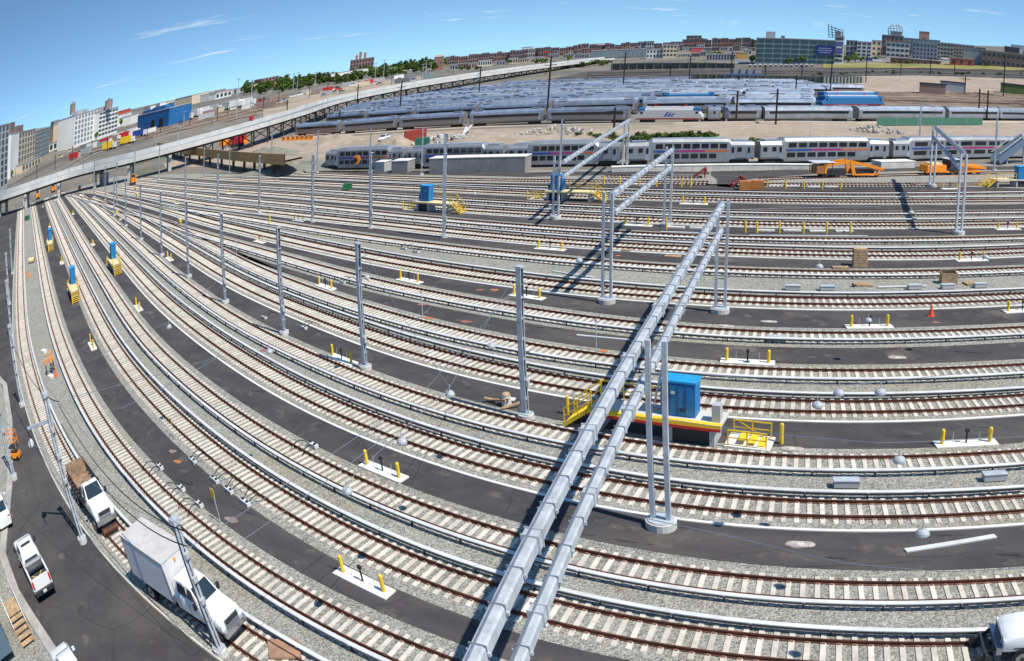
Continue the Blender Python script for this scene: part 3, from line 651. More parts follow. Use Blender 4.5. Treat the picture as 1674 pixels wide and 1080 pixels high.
for i, (px, fl, lb) in enumerate(spots):
    q = proto
    if i:
        q = proto.copy(); COL.objects.link(q)
        for k in list(proto.children):
            kk = k.copy(); COL.objects.link(kk); kk.parent = q
            for g2 in k.children: gg = g2.copy(); COL.objects.link(gg); gg.parent = kk
    place_platform(q, px, fl, lb, .95)
# ------------------------------------------------------------------ pads with bollards
def make_pad():
    root = empty('bollard_pad'); tag(root, 'white concrete pad with two yellow bollards and a black standpipe in an aisle', 'bollard pad', 'bollard pads along the aisles')
    MB().box((0, 0, .05), (3.5, .95, .08), mat('pad_white', (.74, .72, .66), .85, noise=(2, .08))).build('slab', root)
    for x in (-1.35, 1.35): MB().cyl((x, 0, .09), (x, 0, .85), .11, M_YEL, 12).dome((x, 0, .85), .11, .09, M_YEL, 12, 3).build('bollard', root)
    MB().cyl((0, 0, .09), (0, 0, .75), .05, M_BLACK, 8).box((0, 0, .8), (.22, .14, .16), M_DARK).build('standpipe', root)
    for x in (-.75, .75): MB().cyl((x, .05, .09), (x, .05, .72), .018, M_GALV, 6).build('rod', root)
    return root
PADS = [(594, 960, 1), (626, 779, 1), (1579, 733, 1), (1222, 600, 1), (1421, 542, 1), (1671, 516, 1), (1588, 433, 1), (1647, 382, 1), (1134, 341, 1), (899, 415, 1), (861, 493, 1), (669, 467, 1), (532, 477, 1), (559, 596, 1), (151, 573, 1), (226, 511, 1), (277, 431, 1), (101, 437, 1), (152, 407, .9), (119.5, 357, .9), (81, 378, .9), (70, 345, .8), (488, 368, .9), (424, 403, .9), (1041, 376, 1), (376, 324, .9), (289, 340, .8), (1553, 316, .9), (197, 366, .7), (1470, 347, .01)]
pad0 = make_pad()
labs = {0: 'bollard pad in the first aisle between the second and third tracks from the service road', 1: 'bollard pad in the second aisle, near a hanging lamp', 2: 'bollard pad in the aisle just along from the large blue cabinet platform steps', 3: 'bollard pad in the aisle straight behind the large blue cabinet', 4: 'bollard pad near the orange traffic cone', 13: 'bollard pad beside the catenary pole with red and yellow gear'}
clones(pad0, [(W(x, y), tdir(x, y), labs.get(i, pad0['label']), s) for i, (x, y, s) in enumerate(PADS) if s > .1])
# lone yellow posts in rows
post = empty('yellow_post'); tag(post, 'lone yellow marker post in a row beside the far tracks', 'bollard', 'yellow posts beside the far tracks'); MB().cyl((0, 0, 0), (0, 0, 1.15), .11, M_YEL, 10).build('tube', post); MB().dome((0, 0, 1.15), .11, .09, M_YEL, 10, 3).build('cap', post)
pp = [(987, 309), (1013, 310), (1045, 311), (1073, 312), (1086, 312), (1114, 313), (1129, 313), (1254, 314), (1284, 315), (1314, 316), (1344, 317), (1374, 317), (1237, 388), (1274, 388), (1313, 389), (1351, 389), (1390, 388), (1089, 382), (1218, 387), (281, 391), (441, 372)]
clones(post, [(W(x, y), 0) for x, y in pp])
slab = empty('precast_slab'); tag(slab, 'white precast slab lying between the yellow posts', 'slab', 'white slabs between the posts'); MB().box((0, 0, .1), (1.9, .5, .16), M_KERB).build('block', slab); MB().box((-.6, 0, .2), (.1, .1, .05), M_GALV).box((.6, 0, .2), (.1, .1, .05), M_GALV).build('lifting_eye', slab)
clones(slab, [(W(x, y), tdir(x, y)) for x, y in [(1252, 385), (1295, 385), (1338, 386), (1380, 386), (1105, 380), (1142, 381), (1268, 311), (1296, 312), (1330, 313), (1358, 313), (1040, 309), (1060, 309)]])
# long loose cover boards and planks on the ground
def board(a, b, w, z, m, label, name='cover_plank', cat='plank', group=None):
    A, B = W(*a), W(*b); c = (A + B) / 2; d = B - A; o = MB().box((0, 0, 0), (d.length, w, .07), m).build(name, None, loc=(c.x, c.y, z)); o.rotation_euler = (0, 0, math.atan2(d.y, d.x)); return tag(o, label, cat, group)
board((1480, 909), (1627, 885), .32, .06, M_COVER, 'long white cover plank lying askew on the second aisle')
board((943, 556), (1030, 564), .2, .06, M_COVER, 'white plank lying on the asphalt beside a thin sign post')
board((903, 451), (970, 462), .2, .06, M_COVER, 'white plank on ballast under the portal shadow')
board((1434, 478), (1515, 476), .3, .1, M_COVER, 'white plank on ballast beside the brown crate')
board((1080, 387), (1180, 390), .25, .08, M_COVER, 'long white board in front of the yellow post row')
board((1225, 393), (1418, 394), .25, .08, M_COVER, 'longest white board in front of the yellow post row')
# grey metal trunking boxes on the ballast by the crates
tb = empty('cable_trunk_box'); tag(tb, 'grey metal junction box on ballast beside the eighth track', 'junction box', 'grey junction boxes on the ballast'); MB().box((0, 0, .22), (1.2, .5, .34), M_GREYC).build('body', tb); MB().box((0, 0, .41), (1.26, .56, .04), M_GALV).build('lid', tb)
clones(tb, [(W(x, y), tdir(x, y)) for x, y in [(1296, 481), (1352, 482), (1495, 480), (1549, 479), (1602, 477), (1383, 803), (1625, 792), (1270, 566)]])
# crates
def crate(px, s, label, openlid):
    root = empty('timber_crate', W(*px), .15); tag(root, label, 'crate'); mb = MB()
    for i in range(6): mb.box((0, -s[1] / 2, .1 + (i + .5) * s[2] / 6), (s[0], .05, s[2] / 6 - .03), M_WOOD).box((0, s[1] / 2, .1 + (i + .5) * s[2] / 6), (s[0], .05, s[2] / 6 - .03), M_WOOD)
    for i in range(6): mb.box((-s[0] / 2, 0, .1 + (i + .5) * s[2] / 6), (.05, s[1], s[2] / 6 - .03), M_WOOD).box((s[0] / 2, 0, .1 + (i + .5) * s[2] / 6), (.05, s[1], s[2] / 6 - .03), M_WOOD)
    mb.build('slat', root); MB().box((0, 0, .06), (s[0] + .1, s[1] + .1, .1), M_WOOD).build('pallet', root)
    if openlid: o = MB().box((0, s[1] / 2 + .12, s[2] * .75), (s[0], .05, s[2] * .8), M_WOOD).build('lid', root); o.rotation_euler = (.25, 0, 0)
    else: MB().box((0, 0, s[2] + .13), (s[0], s[1], .05), M_WOOD).build('lid', root)
crate((1405, 442), (1.25, .9, 1.5), 'tall brown timber crate standing in the aisle', False)
crate((1550, 470), (1.4, .9, .9), 'open brown timber crate standing on the ballast', True)
def pallet(px, label, sx=1.6, sy=1.0):
    root = empty('timber_pallet', W(*px), tdir(*px)); tag(root, label, 'pallet'); 
    for i in range(7): MB().box((-sx / 2 + (i + .5) * sx / 7, 0, .16), (sx / 7 - .05, sy, .04), M_WOOD).build('slat', root)
    for y in (-sy / 2 + .06, 0, sy / 2 - .06): MB().box((0, y, .08), (sx, .1, .12), M_WOOD).build('runner', root)
pallet((1590, 472), 'flat timber pallet beside the open brown crate'); pallet((1374, 446), 'low timber pallet beside the tall brown crate', 1.5, .7); pallet((1410, 474), 'timber sheet on ballast with a dark hole'); pallet((1024, 418), 'small timber stack near the ninth track', 1, .6); pallet((1100, 428), 'small pile of orange timber on the aisle near the nearest portal', 1.6, .7)
# timber offcuts and pots near the first pole
root = empty('timber_offcut_pile', W(822, 672)); tag(root, 'pile of timber offcuts and a round stone pot beside the catenary pole', 'debris pile')
for a, b in (((-1.3, .5, .1), (.3, -.2, .5)), ((-1.1, .6, .1), (.5, -.1, .55)), ((.1, -.5, .1), (1.1, .2, .3)), ((-1.4, .3, .3), (-.7, .6, .12))): MB().bar(a, b, .12, .1, M_WOOD).build('plank', root)
MB().cyl((.2, .2, .1), (.2, .2, .7), .34, M_CONC, 12, .28).dome((.2, .2, .7), .3, .16, M_WOOD, 12, 3).build('pot', root); MB().box((.1, 1.1, .1), (.7, .5, .06), M_KERB).build('block', root)
# traffic cone
cone = empty('traffic_cone', W(1522, 524)); tag(cone, 'orange traffic cone standing in the aisle', 'traffic cone'); MB().cyl((0, 0, .05), (0, 0, .95), .2, mat('cone_orange', (.85, .12, .03), .5), 14, .03).build('body', cone); MB().box((0, 0, .03), (.5, .5, .05), mat('cone_orange', (.85, .12, .03), .5)).build('base', cone); MB().cyl((0, 0, .55), (0, 0, .68), .105, M_COVER, 14, .08).build('band', cone)
# signs on thin posts
def sign(base, top, m, label, s=.45):
    h = height(base, top[1]); root = empty('track_sign', W(*base), tdir(*base)); tag(root, label, 'sign')
    MB().cyl((0, 0, 0), (0, 0, h), .035, M_GALV, 6).build('post', root); MB().box((0, -.05, h - s / 2), (s, .03, s), m).build('plate', root)
sign((361, 862), (352, 806), M_YEL, 'yellow square sign on a grey post in the first aisle')
sign((285, 722), (281, 690), M_YEL, 'small yellow sign beside the third track with a white pot', .35)
sign((975, 580), (974, 528), M_COVER, 'thin white marker post in the aisle beside a white plank', .2)
sign((691, 527), (691, 482), M_COVER, 'thin marker post standing on a red paint mark in the aisle', .18)
sign((388, 448), (388, 400), M_COVER, 'thin white post near the turnout', .25)
sign((1322, 273.5), (1348, 206), M_GALV, 'thin mast in front of the double deck train', .1)
# white battery boxes with looped cables beside the tracks in the first and second aisles
bx = empty('impedance_bond'); tag(bx, 'white cable junction block with looped black cables at the aisle edge', 'junction box', 'white junction blocks along the aisle edges')
MB().box((0, 0, .14), (.9, .34, .2), M_COVER).box((-.25, 0, .27), (.16, .2, .08), M_DARK).box((.25, 0, .27), (.16, .2, .08), M_DARK).build('block', bx)
def arc(p, q, h, n=8): return [Vector(p).lerp(Vector(q), i / n) + Vector((0, 0, h * math.sin(math.pi * i / n))) for i in range(n + 1)]
MB().tube(arc((-.3, -.1, .2), (-.9, -1.5, .1), .35), .03, M_BLACK, 5).build('cable', bx); MB().tube(arc((.3, -.1, .2), (.5, -1.5, .1), .3), .03, M_BLACK, 5).build('cable', bx)
sp_ = [(262, 773), (297, 808), (326, 834), (512, 738)]
clones(bx, [(W(x, y), tdir(x, y)) for x, y in sp_] + [(W(x, y), tdir(x, y) + math.pi) for x, y in [(316, 763), (375, 812), (402, 832), (352, 795), (432, 528), (497, 545), (660, 415), (680, 420), (560, 470), (580, 473)]])
# painted utility marks on the asphalt
def mark(px, r, m):
    n = 20; r *= .62; c = W(*px); vs = [(c.x + r * (1 + .22 * math.sin(12.566 * i / n + px[0])) * math.cos(6.283 * i / n), c.y + .6 * r * (1 + .2 * math.cos(18.85 * i / n + px[1])) * math.sin(6.283 * i / n), .021) for i in range(n)]
    me = bpy.data.meshes.new('paint_mark'); me.from_pydata(vs, [], [tuple(range(n))]); me.materials.append(m); o = link('paint_mark', me); o['kind'] = 'structure'
MP = mat('mark_pink', (.30, .13, .10), .9); MO = mat('mark_orange', (.42, .16, .06), .9); MT = mat('mark_tan', (.22, .19, .16), .9, noise=(4, .3))
for px, r, m in [((282, 745), .7, MT), ((290, 762), .6, MO), ((690, 505), .9, MP), ((700, 527), .8, MO), ((762, 533), .8, MP), ((808, 481), .8, MO), ((785, 481), .7, MP), ((985, 581), .7, MO), ((378, 857), .8, MT), ((60, 1035), .9, MT), ((45, 1020), .8, MT), ((70, 1045), .8, MT), ((1295, 741), .9, MT), ((1308, 898), .9, MT), ((1465, 590), .8, MT), ((1531, 534), .6, MP), ((430, 580), .7, MP), ((1519, 352), .7, MT), ((1010, 425), .6, MO), ((1085, 378), .6, MO)]: mark(px, r, m)
mh = empty('manhole_cover'); tag(mh, 'pale rounded hatch cover set flush in the asphalt aisle', 'hatch', 'hatch covers in the asphalt'); MB().prism([(.32 * math.cos(t) + .3 * (1 if math.cos(t) > 0 else -1), .26 * math.sin(t)) for t in np.linspace(0, 2 * math.pi, 16, endpoint=False)], .0, .03, mat('hatch', (.38, .34, .30), .9, noise=(3, .3))).build('plate', mh); MB().cyl((0, 0, .03), (0, 0, .04), .18, M_CONC, 10).build('ring', mh)
clones(mh, [(W(x, y), tdir(x, y)) for x, y in [(1295, 741), (1309, 897), (1257, 533), (1467, 592), (1186, 540)]])
# ------------------------------------------------------------------ span wires with hanging lamps
lamp_px = [(735, 643, 6.9), (656, 720, 6.9), (1471, 750, 6.6), (1509, 869, 6.2), (566, 800, 6.9), (1372, 641, 6.8), (276, 536, 7.2), (1420, 525, 3.1), (1337, 661, 6.6), (803, 565, 7.0), (947, 427, 7.2), (1612, 422, 7.2), (1440, 640, 7.2), (1490, 350, 7), (776, 320, 7), (1340, 437, 7), (440, 575, 7.2), (600, 455, 7)]
lm = empty('hanging_lamp'); tag(lm, 'grey dome lamp hanging from a thin span wire over the tracks', 'lamp', 'dome lamps hung on span wires')
MB().dome((0, 0, -.25), .24, .2, mat('lamp_grey', (.40, .43, .45), .6, .1), 14, 4).build('shade', lm); MB().cyl((0, 0, -.31), (0, 0, -.25), .2, M_COVER, 12).build('diffuser', lm); MB().cyl((0, 0, -.06), (0, 0, .2), .02, M_GALV, 5).build('hanger', lm)
spots = []
for x, y, z in lamp_px: p = W(x, y, z); spots.append((p, 0))
clones(lm, spots)
def wire(pts, r=.018, sag=0, label='thin steel span wire running above the tracks', name='span_wire', m=M_GALVD):
    out_ = []
    for a, b in zip(pts, pts[1:]):
        n = 12
        for i in range(n): t = i / n; p = a.lerp(b, t); p.z -= sag * 4 * t * (1 - t); out_.append(p)
    out_.append(pts[-1]); return tag(MB().tube(out_, r, m, 5).build(name), label, 'wire', 'thin wires over the yard')
def rowwire(px, z):
    P = [W(x, y, zz) for x, y, zz in px]; return P
WL = [[(985, 838, 6.6), (1180, 880, 6.4), (1380, 927, 6.3), (1545, 942, 6.3), (1720, 932, 6.3)], [(1075, 690, 6.6), (1262, 716, 6.4), (1440, 731, 6.4), (1720, 718, 6.4)], [(305, 905, 6.9), (630, 690, 7.0)], [(398, 889, 6.9), (620, 728, 7.0)], [(120, 655, 7), (365, 588, 7.2)], [(200, 674, 7), (355, 592, 7.2)], [(690, 650, 7), (840, 480, 7.2)], [(640, 560, 7), (705, 508, 7.2)], [(985, 715, 7), (860, 690, 8.3)], [(735, 640, 7.2), (845, 450, 8.3)], [(590, 410, 8.3), (735, 640, 7.2), (566, 797, 7.2)], [(462, 385, 8.3), (276, 533, 7.5), (140, 600, 8)], [(1060, 610, 7.9), (1372, 638, 7.1), (1720, 600, 7.3)], [(1190, 350, 8), (1440, 345, 7.4), (1575, 270, 8.3)], [(298, 870, 8.), (97, 665, 8.)], [(97, 665, 7.5), (14, 548, 7.5)], [(300, 880, 7.2), (0, 690, 7.2)]]
for w_ in WL: wire([W(*q) for q in w_], .013, .1 if len(w_) < 3 else 0)
for a_, b_ in [((96, 668, 7.2), (300, 875, 6.9)), ((100, 700, 6.9), (305, 900, 6.0)), ((14, 552, 7.2), (96, 664, 7.2))]: wire([W(*a_), W(*b_)], .03, 1.2, 'drooping black cable slung between the lattice poles', 'slung_cable', M_BLACK)
# transverse asphalt joints (white lines across the aisles)
for a, b in [((416, 862), (530, 781)), ((560, 800), (616, 748)), ((255, 645), (345, 592)), ((130, 650), (198, 622)), ((640, 570), (700, 660)), ((113, 560), (148, 546))]:
    pass
# ================================================================== ROAD VEHICLES
M_SILV = mat('silver_paint', (.62, .64, .66), .3, .2, coat=.5)
M_TYRE = mat('tyre', (.02, .02, .022), .85); M_RIM = mat('rim', (.35, .36, .37), .4, .7); M_CHROME = mat('chrome', (.45, .46, .48), .25, .8)
M_TAIL = mat('tail_lamp', (.45, .01, .02), .3); M_HEAD = mat('head_lamp', (.75, .77, .8), .15); M_BEDL = mat('bed_liner', (.06, .055, .05), .9, noise=(5, .4))
M_BOXG = mat('box_panel', (.60, .60, .60), .45, noise=(.8, .05)); M_BOXR = mat('box_roof', (.50, .48, .46), .7, noise=(1.2, .12)); M_RUSTB = mat('rusty_bed', (.30, .20, .13), .85, noise=(2, .35))
def loft(mb, secs, m):
    """secs: [(x, [(y, z) half ring from bottom to top])]; mirrored into closed rings and skinned."""
    rings = []
    for x, h in secs: rings.append([(x, y, z) for y, z in h] + [(x, -y, z) for y, z in h[::-1]])
    n = len(rings[0]); vs = [p for r in rings for p in r]; fs = []
    for i in range(len(rings) - 1):
        for j in range(n): a, b = i * n + j, i * n + (j + 1) % n; fs.append((a, b, b + n, a + n))
    fs += [tuple(range(n))[::-1], tuple(range((len(rings) - 1) * n, len(rings) * n))]
    mb.add(vs, fs, m); return mb
def smooth(o, ang=40):
    me = o.data; me.polygons.foreach_set('use_smooth', [True] * len(me.polygons))
    try: me.set_sharp_from_angle(angle=math.radians(ang))
    except Exception: pass
    return o
def wheel(root, x, y, r=.39, w=.27):
    s = 1 if y > 0 else -1
    t = MB().cyl((x, y - w / 2, r), (x, y + w / 2, r), r, M_TYRE, 20).build('wheel', root)
    MB().cyl((x, y + s * w / 2, r), (x, y + s * (w / 2 + .02), r), r * .62, M_RIM, 16).cyl((x, y + s * (w / 2 + .02), r), (x, y + s * (w / 2 + .05), r), r * .2, M_DARK, 8).build('rim', t)
def truck_front(root, paint, crew=True, zoff=0.0):
    """hood and cab of a heavy pickup; front bumper near x=0, returns x of the cab back."""
    lc = 2.35 if crew else 1.35; w = 1.0; Z = lambda z: z + zoff
    def sec(x, zt, wt, wb=w): return (x, [(wb - .05, Z(.55)), (wb, Z(.75)), (wb, Z(min(1.05, zt - .12))), (wt, Z(zt - .05)), (wt - .16, Z(zt))])
    b = MB(); loft(b, [sec(-.12, 1.08, .88, .96), sec(-.3, 1.22, .92), sec(-.9, 1.30, .93), sec(-1.45, 1.36, .94), sec(-1.55, 1.37, .95)], paint)
    smooth(b.build('hood', root), 35)
    c = MB(); h = [(w - .05, Z(.5)), (w, Z(.75)), (w, Z(1.28)), (w - .05, Z(1.36))]
    loft(c, [(-1.5, h), (-1.5 - lc, h)], paint); smooth(c.build('cab', root), 35)
    g = MB(); loft(g, [(-1.62, [(w - .06, Z(1.34)), (w - .07, Z(1.38))]), (-1.66, [(w - .06, Z(1.34)), (w - .10, Z(1.42))]), (-2.3, [(w - .06, Z(1.34)), (w - .24, Z(1.95))]), (-1.3 - lc, [(w - .06, Z(1.34)), (w - .24, Z(1.97))]), (-1.5 - lc, [(w - .06, Z(1.34)), (w - .15, Z(1.9))])], paint)
    cb = g.build('roof', root)
    # glass, a little proud of the pillars
    MB().add([(-1.63, -.80, Z(1.40)), (-1.63, .80, Z(1.40)), (-2.22, .68, Z(1.91)), (-2.22, -.68, Z(1.91))], [(0, 1, 2, 3)], M_GLASS)
    ws = MB(); ws.add([(-1.60, -.82, Z(1.395)), (-1.60, .82, Z(1.395)), (-2.22, .69, Z(1.945)), (-2.22, -.69, Z(1.945))], [(0, 1, 2, 3)], M_GLASS); ws.build('windshield', root)
    for s in (-1, 1):
        xs = [-1.95, -2.62] + ([-2.72, -3.5] if crew else [])
        for a, e in zip(xs[::2], xs[1::2]):
            q = MB(); q.add([(a + .05, s * .945, Z(1.42)), (e, s * .945, Z(1.42)), (e + .04, s * .795, Z(1.86)), (a - .26 if a == -1.95 else a - .02, s * .795, Z(1.86))], [(0, 1, 2, 3)], M_GLASS); q.build('side_window', root)
        [MB().box((x_, s * 1.002, Z(.95)), (.018, .012, .72), M_DARK).build('door_seam', root) for x_ in ([-1.75, -2.68, -3.55] if crew else [-1.75, -2.7])]; [MB().box((x_, s * 1.01, Z(1.12)), (.16, .02, .04), M_CHROME).build('door_handle', root) for x_ in ([-2.5, -3.4] if crew else [-2.5])]
        MB().box((-1.0, s * .985, Z(.72)), (.95, .05, .06), M_DARK).build('wheel_arch', root)
        MB().box((-1.78, s * 1.16, Z(1.42)), (.12, .22, .3), M_DARK).bar((-1.8, s * .95, Z(1.36)), (-1.8, s * 1.1, Z(1.36)), .05, .05, M_DARK).build('mirror', root)
        MB().box((-.16, s * .80, Z(.98)), (.1, .26, .2), M_HEAD).build('headlight', root)
    MB().box((-.08, 0, Z(.93)), (.06, 1.25, .34), M_CHROME).box((-.04, 0, Z(.93)), (.03, 1.1, .1), M_DARK).box((-.04, 0, Z(1.04)), (.03, 1.1, .06), M_DARK).build('grille', root)
    MB().box((.02, 0, Z(.58)), (.22, 1.98, .28), M_CHROME).build('bumper', root)
    rw = MB(); rw.add([(-1.51 - lc, -.7, Z(1.42)), (-1.51 - lc, .7, Z(1.42)), (-1.48 - lc, .66, Z(1.82)), (-1.48 - lc, -.66, Z(1.82))], [(3, 2, 1, 0)], M_GLASS); rw.build('rear_window', root)
    return -1.5 - lc
def at_heading(root, front_px, rear_px, s=1.0):
    a, b = W(*front_px), W(*rear_px); d = a - b; root.location = a; root.rotation_euler = (0, 0, math.atan2(d.y, d.x)); root.scale = (s,) * 3
# pickup on the road
pk = empty('pickup_truck'); tag(pk, 'white pickup truck with open bed and tool chest parked on the service road', 'pickup truck')
xb = truck_front(pk, M_WHITEP, True); L = xb - 1.9
MB().box((xb - .95, 0, .72), (1.86, 1.7, .1), M_BEDL).build('bed_floor', pk)
for s in (-1, 1):
    q = MB(); q.box((xb - .95, s * .92, .95), (1.9, .14, .82), M_WHITEP); q.build('bed_side', pk); MB().box((L - .02, s * .88, 1.05), (.06, .16, .36), M_TAIL).build('tail_light', pk)
MB().box((L + .04, 0, 1.0), (.1, 1.62, .62), M_WHITEP).build('tailgate', pk); MB().box((L - .1, 0, .58), (.22, 1.95, .22), M_DARK).box((L - .215, 0, .6), (.02, .35, .15), M_COVER).build('rear_bumper', pk)
MB().box((xb - .28, 0, 1.3), (.5, 1.85, .3), M_CHROME).build('tool_chest', pk)
MB().bar((xb - .5, -.5, .85), (xb - 1.7, .4, .85), .08, .08, M_WOOD).bar((xb - .6, .6, .85), (xb - 1.6, -.6, .9), .07, .07, M_WOOD).box((xb - 1.5, .3, .85), (.35, .3, .2), M_WOOD).build('bed_load', pk)
for x in (-.85, xb - 1.1):
    for y in (-.88, .88): wheel(pk, x, y)
MB().box((-1.6 + -1.5, 0, 1.99), (.2, 1.0, .07), M_DARK).build('light_bar', pk)
at_heading(pk, (44, 915), (79, 986))
# flatbed truck on the first track
fb = empty('flatbed_truck'); tag(fb, 'white cab flatbed truck with rusty stake bed standing on the first track', 'truck')
xb = truck_front(fb, M_WHITEP, False, .25)
MB().box((xb - 2.1, 0, .98), (4.0, 2.2, .14), M_RUSTB).build('bed', fb); MB().box((xb - .12, 0, 1.5), (.1, 2.2, 1.0), M_DARK).build('headboard', fb)
for s in (-1, 1):
    for k in range(7): MB().box((xb - .4 - k * .6, s * 1.08, 1.4), (.07, .07, .8), M_DARK).build('stake', fb)
    for z in (1.25, 1.5, 1.75): MB().box((xb - 2.1, s * 1.09, z), (3.9, .04, .12), M_DARK).build('side_board', fb)
MB().box((xb - 4.05, 0, 1.55), (.08, 2.15, 1.1), M_RUSTB).build('tailboard', fb); MB().box((xb - 2.0, 0, .62), (4.4, .8, .3), M_DARK).build('chassis', fb)
for x in (-.9, xb - 2.4, xb - 3.3):
    for y in (-.9, .9): wheel(fb, x, y, .46, .34)
MB().box((.1, 0, .35), (.5, 1.5, .2), M_DARK).cyl((.25, -.75, .3), (.25, .75, .3), .2, M_RUST, 12).build('rail_gear', fb)
at_heading(fb, (181, 878), (117, 785), .98)
# box truck
bt = empty('box_truck'); tag(bt, 'white crew cab truck with tall grey cargo box standing on the first track', 'truck')
xb = truck_front(bt, M_WHITEP, True, .25)
bo = MB().box((xb - 2.35, 0, 1.98), (4.4, 2.36, 2.0), M_BOXG).build('cargo_box', bt); MB().box((xb - 2.35, 0, 3.01), (4.46, 2.42, .07), M_BOXR).build('box_roof', bo)
for s in (-1, 1):
    for k in range(2): MB().box((xb - .17 - k * 4.4, s * 1.17, 1.98), (.08, .06, 2.05), M_CHROME).build('corner_post', bo)
MB().box((xb - .13, 0, 2.75), (.06, .16, .16), M_ORANGE).build('marker_lamp', bo); MB().box((xb - 4.58, 0, 1.95), (.05, 2.1, 1.9), M_WHITEP).build('rear_door', bo)
MB().box((xb - 2.4, 0, .75), (4.6, .9, .35), M_DARK).build('chassis', bt)
for x in (-.95, xb - 3.0):
    for y in (-.9, .9): wheel(bt, x, y, .46, .36)
at_heading(bt, (394, 1056), (232, 948), .97)
# hi-rail truck at the right edge
hr = empty('rail_truck'); tag(hr, 'white crew cab truck with black rail wheels gear standing on the third track', 'truck'); xb = truck_front(hr, M_WHITEP, True, .25)
MB().box((xb - 1.7, 0, 1.1), (3.2, 2.2, .9), M_WHITEP).build('service_body', hr); MB().box((xb - 1.6, 0, .7), (4, .8, .3), M_DARK).build('chassis', hr)
for x in (-.95, xb - 2.0):
    for y in (-.9, .9): wheel(hr, x, y, .46, .34)
rg = MB().box((.35, 0, .5), (.3, 1.9, .25), M_DARK).cyl((.6, -.78, .28), (.6, -.6, .28), .28, M_DARK, 14).cyl((.6, .6, .28), (.6, .78, .28), .28, M_DARK, 14)
for y in (-.7, .7): rg.bar((.1, y, .9), (.65, y, .3), .1, .1, M_BLACK)
rg.build('rail_gear', hr)
g_ = LINE['T1']; at_heading(hr, (1622, 1078), (1760, 1068), .95)
# cars
def sedan(label, suv=False):
    root = empty('parked_car'); tag(root, label, 'car'); w = .9; t = 1.62 if suv else 1.42
    def s_(x, zt, wb, wt): return (x, [(wb - .04, .32), (wb, .5), (wb, min(.78, zt - .1)), (wt, zt - .04), (wt - .12, zt)])
    b = MB(); loft(b, [s_(0, .72, .74, .66), s_(-.25, .82, .86, .76), s_(-1.2, .95, w, .8), s_(-1.5, .98, w, .82), s_(-3.6, .99, w, .82), s_(-4.3, .96, .88, .78), s_(-4.6, .8, .78, .7)], M_WHITEP); smooth(b.build('body', root), 40)
    g = MB(); r = [(-1.15, .93, .72), (-2.0, t - .06, .62), (-2.5, t, .6), (-3.3, t - .01, .6), (-4.3 if suv else -4.05, (t - .35) if suv else .97, .66)]
    loft(g, [(x, [(w - .07, .93), (wt, z)]) for x, z, wt in r], M_WHITEP); smooth(g.build('roof', root), 50)
    MB().add([(0,0,0)]*3, [(0,1,2)], M_GLASS)
    a = MB(); a.add([(-1.19, -.72, .97), (-1.19, .72, .97), (-1.98, .60, t - .05), (-1.98, -.60, t - .05)], [(0, 1, 2, 3)], M_GLASS); a.build('windshield', root)
    x2 = -4.27 if suv else -4.0; zr = (t - .30) if suv else 1.03
    a = MB(); a.add([(x2, -.64, zr), (x2, .64, zr), (-3.38, .58, t + .012), (-3.38, -.58, t + .012)], [(3, 2, 1, 0)], M_GLASS); a.build('rear_window', root)
    for s in (-1, 1):
        a = MB(); a.add([(-1.5, s * .835, 1.0), (-3.6, s * .835, 1.0), (-3.3, s * .66, t - .1), (-2.1, s * .66, t - .1)], [(0, 1, 2, 3)], M_GLASS); a.build('side_window', root)
        MB().box((-4.5, s * .62, .78), (.16, .32, .16), M_TAIL).build('tail_light', root); MB().box((-.1, s * .6, .66), (.14, .26, .12), M_HEAD).build('headlight', root); MB().box((-1.45, s * 1.0, 1.02), (.14, .2, .14), M_WHITEP).build('mirror', root)
    for x in (-.85, -3.65):
        for y in (-.8, .8): wheel(root, x, y, .33, .22)
    return root
c1 = sedan('white sedan parked at the kerb of the service road, above the pickup'); at_heading(c1, (-2, 832), (17, 886))
c2 = sedan('white car seen from above with its hood and windshield, below the timber steps', True); at_heading(c2, (103, 1086), (160, 1170))
# ------------------------------------------------------------------ roadside: walk, trailer, steps, lift
walk = pxline([(-30, 600), (5, 640), (13, 700), (13, 790), (8, 840), (0, 917), (22, 982), (67, 1055), (110, 1120)])
mb = MB(); ribbon(mb, offset(walk, .4), [(-.4, 0), (.4, 0), (.4, .14), (-.4, .14)], mat('walk_concrete_shaded', (.36, .34, .31), .9, noise=(.7, .2, 'world'))); struct(mb.build('sidewalk'))  # pale walk, its concrete colour darkened to stand for building shade
A, B = W(-14, 940), W(52, 1085); d = (B - A); a_ = math.atan2(d.y, d.x)
tr = empty('site_trailer', (A + B) / 2 + Vector((-math.sin(a_), math.cos(a_), 0)) * 0 , a_); tag(tr, 'dark blue grey site trailer behind the timber steps at the road edge', 'trailer')
MB().box((0, -2.6, 1.75), (9, 2.6, 2.5), mat('trailer_blue', (.10, .15, .20), .5)).build('body', tr); MB().box((0, -2.6, 3.04), (9.1, 2.7, .08), M_GREYC).build('roof', tr); MB().box((2.2, -1.28, 1.5), (.95, .05, 2.0), M_GREYC).build('door', tr)
for x in (-2.5, -.3): MB().box((x, -1.28, 1.95), (1.2, .05, .9), M_GLASS).build('window', tr)
for x in (-3, 3): MB().box((x, -2.6, .25), (.5, 2.2, .5), M_DARK).build('support', tr)
st = empty('timber_steps', W(40, 1046), a_); tag(st, 'brown timber steps with handrail leading up to the site trailer', 'steps')
for i in range(4): MB().box((.75 - i * .02, .2 + i * -.0, .18 + i * .2), (.1, .1, .1), M_WOOD)
for i in range(5): MB().box((.9 - i * .32, 0, .16 + i * .17), (.34, 1.3, .06), M_WOOD).build('tread', st)
MB().box((-1.35, 0, .95), (1.5, 1.5, .08), M_WOOD).build('landing', st)
